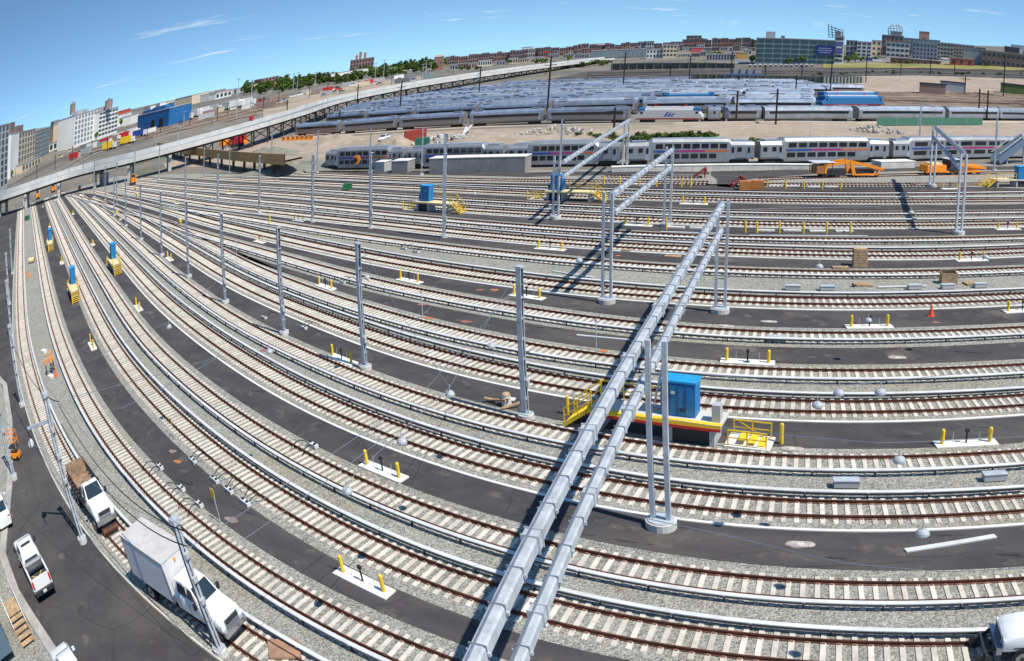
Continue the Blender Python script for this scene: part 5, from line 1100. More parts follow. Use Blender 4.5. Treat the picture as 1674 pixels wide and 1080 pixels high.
for i in range(2): MB().box((-3.06, .6 + i * 1.2, 1.35), (.06, 1.1, 2.4), mat('container_door', (.42, .09, .07), .6)).build('door', ct)
c4 = sedan('white car parked on the dirt field beside the red container'); at_heading(c4, (622, 239), (636, 234), 1.15)
br0 = empty('road_barrier'); tag(br0, 'orange and white water barrier standing on the dirt field', 'barrier', 'orange and white barriers on the dirt'); q = MB(); q.extrude_y([(-.35, 0), (.35, 0), (.15, .5), (.12, 1.1), (-.12, 1.1), (-.15, .5)], -1, 1, M_ORANGE); q.build('body', br0); MB().box((0, 0, 1.0), (.28, .8, .3), M_COVER).build('panel', br0)
clones(br0, [(W(464 + i * 7.5, 237 - i * .35), 1.2, None, 1.2) for i in range(7)])
for x, y in ((380, 246), (397, 243), (366, 245)): tag(MB().box((0, 0, 1.2), (4, 2.2, 2.2), M_ORANGE).box((.6, 0, 2.7), (1.6, 1.6, 1.0), M_REDD).build('orange_loader', None, loc=W(x, y), rz=x), 'orange loader parked behind the timber trestle wall', 'machine', 'orange loaders behind the trestle wall')
rx_ = empty('red_excavator', W(388, 247), .2); tag(rx_, 'red excavator with raised arm behind the trestle wall', 'excavator'); MRX = mat('excavator_red', (.55, .02, .04), .5); MB().box((0, 0, 2.2), (4.5, 3, 2.2), MRX).build('house', rx_); MB().box((0, 0, .6), (5, 3.4, 1.1), M_DARK).build('tracks_base', rx_); MB().bar((1.5, 0, 3), (5.0, 0, 6.0), .8, .9, MRX).build('boom', rx_); MB().bar((5.0, 0, 6.0), (6.5, 0, 8.5), .7, .7, MRX).build('stick', rx_); MB().box((6.6, 0, 8.8), (1.6, 1.4, 1.0), MRX).build('bucket', rx_)
# green netting fence and scrub
gf = empty('site_fence', (0, 0, 0)); tag(gf, 'green netted site fence before the silver coaches', 'fence'); MGN = mat('green_net', (.06, .17, .12), .9); F0 = [(1433, 213.5), (1465, 213), (1500, 212.5), (1540, 212), (1580, 212), (1606, 212)]
for a, b in zip(F0, F0[1:]):
    A, B = W(*a), W(*b); d = B - A; m_ = (A + B) / 2; MB().box((m_.x, m_.y, 1.1), (d.length - .2, .05, 1.9), MGN, math.atan2(d.y, d.x)).build('panel', gf); MB().cyl(A, A + Vector((0, 0, 2.3)), .06, M_GALV, 6).build('post', gf)
tag(MB().box((0, 0, 1.2), (3.4, 2, 2.4), mat('green_box', (.03, .14, .09), .7)).build('green_skip', None, loc=W(690, 250) , rz=.3), 'dark green site box behind the double deck coach roof', 'skip')
tk = MB(); ribbon(tk, pxline([(540, 232), (700, 222), (900, 214.5), (1100, 211), (1400, 209.5), (1700, 208.5)]), [(-.5, 0), (.5, 0), (.5, .5), (-.5, .5)], mat('trough_tan', (.55, .48, .38), .9)); struct(tk.build('cable_trough'))
# ================================================================== FOLIAGE
M_LEAF = mat('leaf', (.085, .14, .03), .8, noise=(.25, .45, 'world'), spec=.2); M_LEAF2 = mat('leaf_light', (.15, .22, .05), .8, noise=(.3, .4, 'world'), spec=.2); M_BARK = mat('bark', (.10, .075, .055), .9)
def crown_mesh(seed, n=520, rx=1.0, rz=1.0, leaf=.16, m=M_LEAF):
    r = np.random.RandomState(seed); mb = MB(); cl = [(r.normal(0, .42, 3) * (rx, rx, rz * .8) + (0, 0, rz * .1), r.uniform(.32, .55)) for _ in range(9)]
    vs = []; fs = []
    for i in range(n):
        c, q = cl[i % 9]; d = r.normal(0, 1, 3); d /= np.linalg.norm(d); p = c + d * q * r.uniform(.6, 1.05); u = r.normal(0, 1, 3); u /= np.linalg.norm(u); v = np.cross(u, d); v /= max(np.linalg.norm(v), 1e-6); s = leaf * r.uniform(.6, 1.4); o = len(vs)
        vs += [tuple(p + u * s), tuple(p + v * s), tuple(p - u * s), tuple(p - v * s)]; fs.append((o, o + 1, o + 2, o + 3))
    mb.add(vs, fs, m); return mb.mesh('crown')
CROWNS = [crown_mesh(i, m=M_LEAF if i % 2 else M_LEAF2) for i in range(5)]
trunk_me = MB().cyl((0, 0, 0), (0, 0, 1), .09, M_BARK, 7, .05).bar((0, 0, .75), (.3, .1, 1.2), .04, .04, M_BARK).bar((0, 0, .7), (-.25, -.15, 1.15), .04, .04, M_BARK).mesh('trunk')
def tree(p, h, w, label, group, i=0, name='leafy_tree'):
    root = empty(name, p, random.random() * 6); tag(root, label, 'tree', group); t = link('trunk', trunk_me, root); t.scale = (h * .5, h * .5, h * .5); c = link('crown', CROWNS[i % 5], root, (0, 0, h * .58)); c.scale = (w / 2, w / 2, h * .42)
def tree_px(x, y, hpx, wpx, label, group, i=0):
    p = Wt(x, y); D = (p - Vector((0, 0, HC))).length; k = D / F * 1.0; q = to_px(p + Vector((0, 0, 1))); pxm = math.hypot(q[0] - to_px(p)[0], q[1] - to_px(p)[1]); tree(p, hpx / pxm, wpx / pxm, label, group, i)
def woodland(name, spots, label):
    """a far wood that reads as one mass: many leaf clumps in one mesh."""
    mb = MB(); r = np.random.RandomState(5)
    for x, y, hp, wp in spots:
        p = Wt(x, y); q = to_px(p + Vector((0, 0, 1))); pxm = max(.05, math.hypot(q[0] - to_px(p)[0], q[1] - to_px(p)[1])); h, w = hp / pxm, wp / pxm
        me = CROWNS[r.randint(5)]; o = len(mb.v); a = r.rand() * 6; ca, sa = math.cos(a), math.sin(a)
        for v in me.vertices[:1100]: c = v.co; mb.v.append((p.x + (c.x * ca - c.y * sa) * w / 2, p.y + (c.x * sa + c.y * ca) * w / 2, p.z + h * .5 + c.z * h * .5))
        k = mb.mi(me.materials[0])
        for f in me.polygons: mb.f.append(tuple(j + o for j in f.vertices)); mb.m.append(k)
    ob = mb.build(name); ob['kind'] = 'stuff'; tag(ob, label, 'woodland'); return ob
sp2 = []
for i in range(150):
    t = i / 149; x = 396 + t * 330 + random.uniform(-4, 4); sp2.append((x, np.interp(x, [396, 480, 600, 700, 730], [160, 147, 131, 118, 112]) + random.uniform(-6, 8), random.uniform(8, 15), random.uniform(12, 22)))
woodland('woodland', sp2, 'green wooded ridge on the skyline beyond the viaduct')
sp3 = []
for i in range(34): x = 640 + random.uniform(-60, 300); 
scrub = []
for px0, px1, n, hp in [((1032, 239), (1162, 236), 44, 13), ((940, 229), (1010, 233), 12, 7), ((1000, 240), (1040, 246), 10, 8), ((1232, 250), (1242, 246), 4, 14), ((1320, 130), (1470, 127), 18, 4), ((1500, 128), (1674, 130), 22, 4), ((880, 118), (1000, 113), 26, 9), ((300, 258), (306, 262), 3, 10), ((394, 266), (400, 270), 3, 9), ((745, 122), (790, 120), 6, 6)]:
    for i in range(n):
        t = random.random(); scrub.append((px0[0] + (px1[0] - px0[0]) * t, px0[1] + (px1[1] - px0[1]) * t + random.uniform(-2, 2), hp * random.uniform(.6, 1.1), hp * random.uniform(1.2, 2.0)))
woodland('scrub', scrub, 'low green scrub growing on the dirt and embankments')
# ================================================================== VIADUCT
M_VIA = mat('viaduct_concrete', (.46, .45, .42), .85, noise=(.15, .14, 'world')); M_VIA2 = mat('viaduct_parapet', (.56, .55, .52), .85, noise=(.15, .12, 'world')); M_STEELB = mat('bridge_steel', (.07, .055, .05), .8)
ZD = 5.6
def via_line(px, z):
    g = np.array([W(x, y, z)[:2] for x, y in px]); s = np.concatenate([[0], np.cumsum(np.hypot(*np.diff(g, axis=0).T))]); L = np.arange(0, s[-1], 4.0); g = np.stack([np.interp(L, s, g[:, i]) for i in (0, 1)], 1)
    sg = 9; k = np.exp(-.5 * (np.arange(-27, 28) / sg) ** 2); k /= k.sum(); e = np.vstack([2 * g[0] - g[27:0:-1], g, 2 * g[-1] - g[-2:-29:-1]]); return np.stack([np.convolve(e[:, i], k, 'valid') for i in (0, 1)], 1)
VP = [(-60, 350), (0, 334), (60, 314), (125, 293), (200, 275), (270, 257.5), (340, 239), (420, 217), (500, 193), (560, 173.5), (660, 152.5), (760, 136), (850, 123), (940, 111.5), (1005, 104)]
vz = [ZD] * 15
VW = [Vector(W(x, y, z)) for (x, y), z in zip(VP, vz)]
def dens(pts, n=16):
    out_ = []
    P = [2 * pts[0] - pts[1]] + pts + [2 * pts[-1] - pts[-2]]
    for i in range(1, len(P) - 2):
        for t in np.arange(n) / n: t = float(t); a, b, c, d = P[i - 1:i + 3]; out_.append(.5 * ((2 * b) + (c - a) * t + (2 * a - 5 * b + 4 * c - d) * t * t + (3 * b - a - 3 * c + d) * t ** 3))
    return out_ + [pts[-1]]
VC = dens(VW)
def sweep3(mb, pts, prof, m):
    n = len(prof); o = len(mb.v); k = mb.mi(m)
    for i, p in enumerate(pts):
        t = (pts[min(i + 1, len(pts) - 1)] - pts[max(i - 1, 0)]); t.z = 0; t.normalize(); nn = Vector((-t.y, t.x, 0))
        for a, b in prof: q = p + nn * a; mb.v.append((q.x, q.y, p.z + b))
    for i in range(len(pts) - 1):
        for j in range(n): a = o + i * n + j; b = o + i * n + (j + 1) % n; mb.f.append((a, b, b + n, a + n)); mb.m.append(k)
via = empty('road_viaduct'); tag(via, 'long curved concrete viaduct on dark steel trestles sweeping past the yard', 'viaduct')
mb = MB(); sweep3(mb, VC, [(0, 0.0), (9, 0), (9, .8), (0, .8)], M_VIA); mb.build('deck', via)
mb = MB(); sweep3(mb, VC, [(.4, .81), (8.5, .81), (8.5, .86), (.4, .86)], mat('road_deck', (.20, .22, .25), .9, noise=(.2, .15, 'world'))); mb.build('roadway', via)
mb = MB(); sweep3(mb, VC, [(.9, -.9), (8.1, -.9), (8.1, 0), (.9, 0)], M_STEELB); mb.build('girder', via)
for a, nm in ((0, 'parapet'), (8.6, 'parapet')):
    for s0 in range(0, len(VC) - 1, 4):
        seg = VC[s0:s0 + 5]
        if len(seg) > 1: mb = MB(); h_ = 1.15 if a == 0 else 2.3; sweep3(mb, seg, [(a - .05, -.25), (a + .35, -.25), (a + .3, h_), (a, h_)], M_VIA2); mb.build(nm, via)
dist = 0; nxt = 6
for i in range(1, len(VC)):
    dist += (VC[i] - VC[i - 1]).length; gap = 19 if dist < 150 else 11
    if dist > nxt:
        nxt = dist + gap; p = VC[i]; t = (VC[i] - VC[i - 1]); t.z = 0; t.normalize(); nn = Vector((-t.y, t.x, 0)); a = math.atan2(nn.y, nn.x)
        if dist < 150:
            q = MB()
            for s in (1.8, 7.2): c = p + nn * s; q.box((c.x, c.y, (p.z - .9) / 2), (1.3, 1.3, p.z - .9), M_VIA, a)
            c = p + nn * 4.5; q.box((c.x, c.y, p.z - 1.3), (8.4, 1.3, .8), M_VIA, a); q.build('pier', via)
        else:
            q = MB()
            for s in (1.0, 8.0): c = p + nn * s; q.bar((c.x + t.x * .6, c.y + t.y * .6, land_z(c.x, c.y) - 1), (c.x, c.y, p.z - .8), .45, .45, M_STEELB); 
            c0, c1 = p + nn * 1.0, p + nn * 8.0; q.bar((c0.x, c0.y, p.z * .3), (c1.x, c1.y, p.z - 1), .25, .25, M_STEELB); q.bar((c0.x, c0.y, p.z - 1.0), (c1.x, c1.y, p.z * .3), .25, .25, M_STEELB); q.build('trestle_bent', via)
# second, lower road bridge behind
V2 = dens([Vector(W(x, y, 6)) for x, y in [(140, 233), (250, 202), (300, 190), (360, 176), (430, 161), (510, 148), (560, 139), (640, 127), (720, 117)]])
v2 = empty('road_viaduct'); tag(v2, 'thin distant road bridge on dark piers running behind the curved viaduct', 'viaduct'); mb = MB(); sweep3(mb, V2, [(0, 0), (9, 0), (9, 1.6), (0, 1.6)], M_VIA2); mb.build('deck', v2)
for i in range(6, len(V2), 7): p = V2[i]; MB().box((p.x, p.y + 3, (p.z + land_z(p.x, p.y)) / 2 - .5), (2.2, 6, p.z - land_z(p.x, p.y) + 1), M_STEELB).build('pier', v2)
# brown timber-faced trestle wall curving in front of the viaduct
TW = dens([Vector(W(x, y, 3.2)) for x, y in [(258, 246), (290, 252), (330, 258), (380, 264), (425, 268), (466, 271)]])
tw = empty('trestle_wall'); tag(tw, 'curved brown timber faced ramp on posts in front of the viaduct', 'ramp'); mb = MB(); sweep3(mb, TW, [(0, -.2), (5, -.2), (5, .2), (0, .2)], M_DIRT); mb.build('deck', tw); M_FORM = mat('formwork', (.40, .25, .11), .85, noise=(.6, .2, 'world'))
for i in range(0, len(TW) - 2, 2): mb = MB(); sweep3(mb, TW[i:i + 3], [(-.3, -.7), (0, -.7), (0, 1.5), (-.3, 1.5)], M_FORM); mb.build('form_panel', tw)
for i in range(0, len(TW), 6): p = TW[i]; MB().box((p.x, p.y + .6, p.z / 2), (.6, .6, p.z - .3), M_STEELB).build('post', tw)
# ================================================================== FAR GROUND BANDS (laid on the land)
def band(name, near, far, m, lift=.15, n=24):
    """strip on the land between two traced lines."""
    def res(px): 
        xs = np.linspace(px[0][0], px[-1][0], n); return [(x, float(np.interp(x, [q[0] for q in px], [q[1] for q in px]))) for x in xs]
    A = [Wt(x, y) for x, y in res(near)]; B = [Wt(x, y) for x, y in res(far)]; k = 4; vs = []
    for j in range(k + 1):
        for a, b in zip(A, B): p = a.lerp(b, j / k); vs.append((p.x, p.y, max(land_z(p.x, p.y), -20) + lift))
    fs = [(j * n + i, j * n + i + 1, (j + 1) * n + i + 1, (j + 1) * n + i) for j in range(k) for i in range(n - 1)]
    me = bpy.data.meshes.new(name); me.from_pydata(vs, [], fs); me.materials.append(m); me.update(); o = link(name, me); o['kind'] = 'structure'; return o
M_FARDARK = ground_mat('far_rail_bed', [(1, 0, 1, (.085, .078, .072)), (.05, .45, .6, (.13, .115, .10)), (.02, .5, .6, (.06, .055, .052), (1, 8, 1), 0)])
M_GRASS = ground_mat('dry_grass', [(1, 0, 1, (.27, .24, .085)), (.03, .45, .62, (.16, .18, .06)), (.09, .5, .7, (.33, .28, .13))])
M_STREET = ground_mat('street', [(1, 0, 1, (.17, .17, .175)), (.04, .5, .65, (.24, .235, .23))])
M_BROWNB = ground_mat('brown_track_bed', [(1, 0, 1, (.20, .145, .105)), (.06, .45, .6, (.12, .085, .065)), (.2, .5, .7, (.27, .215, .165))])
M_YARDF = ground_mat('far_yard_bed', [(1, 0, 1, (.13, .12, .11)), (.04, .45, .6, (.20, .18, .155)), (.12, .5, .68, (.09, .082, .075))])
band('far_yard', [(520, 214), (700, 204), (1000, 195), (1300, 190), (1440, 188)], [(640, 163), (800, 150), (1000, 143), (1300, 141), (1440, 142)], M_YARDF, .1)
band('brown_track_bed', [(1400, 190), (1540, 196), (1720, 201)], [(1390, 158), (1540, 158), (1720, 162)], M_BROWNB)
band('dirt_slope', [(1380, 158), (1500, 158), (1720, 162)], [(1380, 133), (1500, 131), (1720, 138)], M_DIRT)
band('far_rail_bed', [(880, 142), (1100, 140), (1380, 139)], [(960, 124), (1100, 121), (1380, 119)], M_FARDARK)
band('far_rail_bed', [(1330, 132), (1500, 131), (1720, 138)], [(1330, 118), (1500, 119), (1720, 124)], M_FARDARK, .2)
band('grass_verge', [(1345, 119), (1500, 119), (1720, 124)], [(1345, 111), (1500, 110), (1720, 114)], M_GRASS, .3)
band('street', [(1200, 112), (1345, 111), (1500, 110), (1720, 114)], [(1200, 105), (1345, 104), (1500, 103.5), (1720, 106)], M_STREET, .3)
band('street', [(20, 310), (100, 268), (200, 232), (280, 212)], [(60, 284), (120, 252), (200, 222), (280, 202)], M_YARDF, .2)
band('lot', [(270, 222), (360, 200), (470, 180)], [(270, 206), (360, 184), (470, 160)], M_BROWNB, .3)
# rails in the far yards: thin straight ribbons
def far_rail(px, m=M_UNDER):
    pts = [Wt(x, y) + Vector((0, 0, .35)) for x, y in dens2(px)]; mb = MB(); sweep3(mb, pts, [(-.35, 0), (.35, 0), (.35, .2), (-.35, .2)], m); o = mb.build('far_track'); tag(o, 'thin distant track running through the far yard', 'railway track', 'distant tracks'); return o
def dens2(px): xs = np.linspace(px[0][0], px[-1][0], 14); return [(x, float(np.interp(x, [q[0] for q in px], [q[1] for q in px]))) for x in xs]
M_TANR = mat('far_track_tan', (.42, .36, .29), .9)
for k, (y0, y1, y2) in enumerate([(193, 198, 203), (186, 190, 195), (180, 183, 187), (173, 176, 180), (167, 169, 173)]): far_rail([(1445, y0), (1560, y1), (1700, y2)], M_TANR if k % 2 == 0 else M_BROWNR if False else M_UNDER)
for y0 in (121, 124, 127, 130): far_rail([(1335, y0), (1500, y0), (1700, y0 + 5)], M_STEELB if y0 % 2 else M_GALVD)
for y0 in (126, 130, 134, 138): far_rail([(960, y0 + 2), (1150, y0), (1370, y0 - 1)], M_STEELB if y0 % 4 else M_GALVD)
# dark retaining walls and embankment structures
def far_wall(a, b, top, label, m, name='retaining_wall', bays=10):
    A, B = Wt(*a), Wt(*b); d = B - A; h = height(A, top); root = empty(name, A, math.atan2(d.y, d.x)); tag(root, label, 'wall'); L = math.hypot(d.x, d.y)
    for i in range(bays): MB().box((L * (i + .5) / bays, .6, h / 2), (L / bays - .25, 1.2, h), m).build('panel', root); MB().box((L * i / bays, .3, h / 2), (.7, 1.6, h + .5), M_FW2).build('pilaster', root)
M_FW = mat('dark_wall', (.085, .095, .09), .9, noise=(.1, .3, 'world')); M_FW2 = mat('dark_wall_post', (.13, .135, .125), .9)
far_wall((1130, 143), (1345, 145), 129, 'long dark retaining wall behind the parked trains', M_FW, bays=16); far_wall((1345, 146), (1412, 144), 132.5, 'ribbed grey retaining wall beside the tan slope', mat('grey_wall', (.24, .27, .26), .9), bays=12); far_wall((1000, 122), (1200, 119), 111, 'dark distant embankment wall below the white buildings', M_FW, bays=14); far_wall((1198, 129), (1245, 128), 121, 'short grey wall block at the end of the dark wall', mat('grey_wall2', (.22, .25, .28), .9), bays=4)
# ================================================================== BUILDINGS
def bmat(n, c): return mat('wall_' + n, c, .85, noise=(.08, .08, 'world'))
BRICK, BRICK2, TAN, WHITE, GREY, DGREY, TEAL, CREAMB, BROWN = bmat('brick', (.30, .16, .13)), bmat('brick_dark', (.22, .14, .13)), bmat('tan', (.52, .40, .27)), bmat('white', (.72, .72, .69)), bmat('grey', (.40, .41, .42)), bmat('dark_grey', (.17, .18, .195)), bmat('teal', (.26, .32, .31)), bmat('cream', (.62, .52, .38)), bmat('brown', (.30, .21, .18))
M_ROOFG = mat('roof_grey', (.33, .32, .31), .9, noise=(.1, .2, 'world')); M_WINB = mat('building_window', (.035, .05, .06), .2, spec=.6); M_WINW = mat('building_window_pale', (.20, .26, .28), .25, spec=.5)
def building(a, b, top, wall, nx, ny, label, depth=None, wf=(.62, .6), win=M_WINB, group=None, name='building', roofbox=None, z0=.08, side=False, cat='building'):
    A, B = Wt(*a), Wt(*b)
    if a[0] > 700: r_ = math.hypot(A.x, A.y); d_ = ray(*b); k_ = r_ / math.hypot(d_.x, d_.y); B = Vector((d_.x * k_, d_.y * k_, A.z))
    d = B - A; L = math.hypot(d.x, d.y); h = height(A, top); rz = math.atan2(d.y, d.x); root = empty(name, (A.x, A.y, min(A.z, B.z) - .5), rz); tag(root, label, cat, group); depth = depth or max(8, min(L * .6, 40)); zz = A.z - min(A.z, B.z) + .5; h += zz
    MB().box((L / 2, depth / 2, h / 2), (L, depth, h), wall).build('wall', root); MB().box((L / 2, depth / 2, h + .2), (L + .4, depth + .4, .5), M_ROOFG).build('roof', root)
    if nx and ny:
        cw, ch = L / nx, (h - zz) * (1 - z0) / ny; me = winmesh(cw * wf[0], ch * wf[1], win, .25)
        for i in range(nx):
            for j in range(ny): link('window', me, root, ((i + .5) * cw, -.06, zz + (h - zz) * z0 + (j + .5) * ch))
        if side:
            ms = winmesh(cw * wf[0], ch * wf[1], win, .25); ns = max(1, int(depth / cw))
            for i in range(ns):
                for j in range(ny): o = link('window', ms, root, (-.06 if side < 0 else L + .06, (i + .5) * depth / ns, zz + (h - zz) * z0 + (j + .5) * ch), math.pi / 2)
    for rb in roofbox or []: MB().box((L * rb[0], depth * .4, h + .4 + rb[2] / 2 * h), (L * rb[1], depth * .4, rb[2] * h), rb[3]).build('roof_house', root)
    return root, L, h, depth
building((-6, 326), (12, 312), 214, GREY, 3, 9, 'grey concrete block with window grid at the far left end of the street', 14, (.6, .62))
building((16, 300), (29, 290), 226, WHITE, 0, 0, 'blank white walled block beside the tan windowed building', 14, roofbox=[(.5, .5, .25, BRICK2)])
building((29, 289), (56, 270), 225, CREAMB, 6, 6, 'tan building with a grid of dark square windows beyond the viaduct', 20, (.6, .62), roofbox=[(.25, .4, .2, BRICK2)])
building((36, 291), (66, 273), 276, CREAMB, 6, 1, 'low tan annex with dark windows before the tan building', 6, (.5, .5))
building((57, 270), (80, 258), 222, DGREY, 4, 6, 'grey office block between the tan building and the beige blank wall', 18, (.55, .45), M_WINW)
building((80, 256), (106, 246), 243, WHITE, 4, 1, 'low white building at the street edge before the beige block', 10)
building((86, 246), (121, 236), 212, TAN, 1, 1, 'beige blank walled block with a water tank on its roof', 24, (.05, .2), roofbox=[(.2, .25, .18, DGREY)])
building((120, 250), (161, 234), 196, WHITE, 8, 6, 'white factory block with tall window grid', 22, (.6, .62), M_WINW, roofbox=[(.35, .2, .12, GREY), (.6, .12, .1, GREY)])
building((160, 236), (191, 224), 190, WHITE, 6, 6, 'white factory block with banded dark windows and rooftop silo', 22, (.78, .45), roofbox=[(.4, .2, .15, GREY)])
wt = empty('water_tank', Wt(109, 212)); 
def tank(px, base_y, r, h, label, leg=4):
    p = Wt(*px); z = p.z + height(p, base_y); root = empty('water_tank', (p.x, p.y + 6, z)); tag(root, label, 'water tank'); MB().cyl((0, 0, leg), (0, 0, leg + h), r, BROWN, 14).build('barrel', root); MB().cyl((0, 0, leg + h), (0, 0, leg + h * 1.35), r * 1.05, DGREY, 14, .1).build('lid', root)
    for i in range(4): a = .8 + i * 1.57; MB().bar((r * .8 * math.cos(a), r * .8 * math.sin(a), 0), (r * .8 * math.cos(a), r * .8 * math.sin(a), leg), .3, .3, M_STEELB).build('leg', root)
bpy.data.objects.remove(wt)
tank((109, 240), 205, 3.2, 7, 'small water tank on the roof of the beige block'); tank((167, 233), 191, 4.0, 5, 'tall rooftop silo on the white factory', 2)
building((191, 216), (214, 206), 196, WHITE, 0, 0, 'white low shed with a bright red fascia beside the white factory', 20)[0]
A_, B_ = Wt(191, 216), Wt(214, 206); building((190.5, 204), (213, 194), 190, mat('fascia_red', (.70, .07, .02), .6), 0, 0, 'bright red roof fascia above the white shed', 16)
building((213, 211), (226, 206), 196, WHITE, 0, 0, 'plain white box building left of the blue shed', 16)
rb, L_, h_, d_ = building((224, 221), (275, 214), 197, mat('shed_blue', (.02, .13, .34), .6, noise=(.1, .15, 'world')), 0, 0, 'bright blue metal shed with two dark doorways', 26, roofbox=[(.2, .38, .16, mat('shed_blue', (.02, .13, .34), .6)), (.55, .4, .22, mat('shed_blue', (.02, .13, .34), .6))])
for x in (.52, .78): MB().box((L_ * x, -.1, h_ * .32), (L_ * .1, .4, h_ * .5), M_BLACK).build('doorway', rb)
# lorries by the street
def lorry(px, s, m, label): 
    p = Wt(*px); root = empty('parked_lorry', p, .45); tag(root, label, 'lorry', 'lorries parked in the lot beyond the viaduct'); root.scale = (s,) * 3; MB().box((0, 0, 2.2), (8, 2.5, 2.8), m).build('box', root); MB().box((5.3, 0, 1.7), (2, 2.4, 2.2), WHITE).build('cab', root)
    for x in (-2.8, 2.5, 5.4): MB().cyl((x, -1.2, .5), (x, 1.2, .5), .5, M_TYRE, 12).build('axle', root)
for i, (x, y, m, l) in enumerate([(170, 246, M_RED, 'red lorry'), (184, 241, BROWN, 'brown lorry'), (203, 235, M_RED, 'dark red lorry'), (176, 253, M_YEL, 'yellow lorry'), (206, 243, M_YEL, 'pale yellow lorry'), (193, 237, WHITE, 'white lorry'), (226, 232, M_SB, 'blue lorry'), (216, 229, WHITE, 'white high lorry')]): lorry((x, y), 1.15, m, l + ' parked in the lot beyond the viaduct')
# mid-left warehouses and yards
building((313, 178), (341, 171), 163, CREAMB, 0, 0, 'cream warehouse behind the thin distant bridge', 30); building((341, 172), (352, 168), 160, GREY, 2, 2, 'grey warehouse end beside the cream one', 20); building((352, 170), (378, 164), 160, WHITE, 4, 1, 'white low warehouse with dark windows near the distant bridge', 20)
building((427, 147), (455, 140), 136, BRICK, 5, 2, 'long brick apartment block at the foot of the wooded ridge', 18); building((572, 117), (611, 111), 106, BRICK, 8, 3, 'brick apartment block rising above the wooded ridge', 18, roofbox=[(.4, .1, .5, BRICK), (.6, .1, .4, BRICK), (.25, .1, .3, BRICK)])
building((540, 140), (604, 131), 128, WHITE, 0, 0, 'long white flat roofed shed below the wooded ridge', 20); building((708, 122), (724, 120), 101, BRICK, 2, 1, 'brick tower block with pale top panel behind the viaduct', 12, (.3, .1), roofbox=[(.5, .95, .12, CREAMB)])
building((636, 126), (658, 123), 119, BRICK, 5, 1, 'low orange brick building below the wooded ridge', 12)
building((280, 201), (312, 190), 186, WHITE, 6, 1, 'low white building beyond the rail lot', 12)
for i, (x, y) in enumerate([(330, 197), (345, 193), (362, 189), (380, 185), (312, 201), (298, 206), (400, 182)]):
    lorry((x, y), 1.5, [WHITE, GREY, TEAL][i % 3], '%s trailer parked under the distant bridge' % ['white', 'grey', 'green grey'][i % 3])
# skyline fillers: every block its own
rr = np.random.RandomState(21)
fill_m = [(BRICK, 'red brick'), (BRICK2, 'dark brick'), (BROWN, 'brown'), (GREY, 'grey'), (WHITE, 'white'), (CREAMB, 'cream'), (BRICK, 'red brick'), (TAN, 'tan')]
def filler(x, y, w, h, m, nm, nx=0, ny=0): building((x, y), (x + w, y - w * .035), y - h, m, nx, ny, 'small distant %s block among the skyline rooftops' % nm, rr.uniform(8, 20), group='distant blocks on the skyline', win=M_WINB)
x = 728.0
while x < 1232:      # the top line of roofs
    w = rr.uniform(6, 15); ys = float(np.interp(x, [728, 800, 850, 900, 950, 1000, 1080, 1120, 1160, 1232], [101, 95, 90, 85, 80, 79, 76, 72, 72, 71])); yb = ys + rr.uniform(12, 16); k = rr.choice([0, 1, 2, 0, 1, 3, 6]); filler(x, yb, w, yb - ys + rr.uniform(-2.5, 2.5), *fill_m[k], int(w / 3.2), 2); x += w * rr.uniform(.85, 1.1)
x = 735.0
while x < 1230:      # the rows in front
    w = rr.uniform(8, 24); yb = float(np.interp(x, [735, 850, 950, 1050, 1230], [122, 108, 101, 99, 99])) + rr.uniform(-2, 2); k = rr.choice([0, 2, 3, 4, 4, 5, 7]); filler(x, yb, w, rr.uniform(5, 9), *fill_m[k], int(w / 3.5), 1); x += w * rr.uniform(1.0, 1.5)
x = 1385.0
while x < 1690:      # low roofs between the big blocks at the right
    w = rr.uniform(10, 26); yb = float(np.interp(x, [1385, 1674], [97, 99])) + rr.uniform(-2, 2); k = rr.choice([0, 1, 2, 3, 4, 7]); filler(x, yb, w, rr.uniform(8, 17), *fill_m[k], int(w / 4), 2); x += w * rr.uniform(1.0, 1.4)
x = 733.0
while x < 1232:      # a paler middle row
    w = rr.uniform(5, 13); yb = float(np.interp(x, [733, 850, 950, 1050, 1232], [114, 101, 95, 92, 91])) + rr.uniform(-2, 2); k = rr.choice([0, 3, 4, 4, 5, 7, 2]); filler(x, yb, w, rr.uniform(5, 10), *fill_m[k], int(w / 3), 2); x += w * rr.uniform(.95, 1.3)
x = 235.0
while x < 430:       # tiny roofs along the left skyline
    w = rr.uniform(5, 12); yb = float(np.interp(x, [235, 280, 367, 430], [187, 177, 158, 148])) + rr.uniform(-1, 3); k = rr.choice([0, 2, 3, 4, 5, 7]); filler(x, yb, w, rr.uniform(3, 7), *fill_m[k]); x += w * rr.uniform(1.1, 1.8)
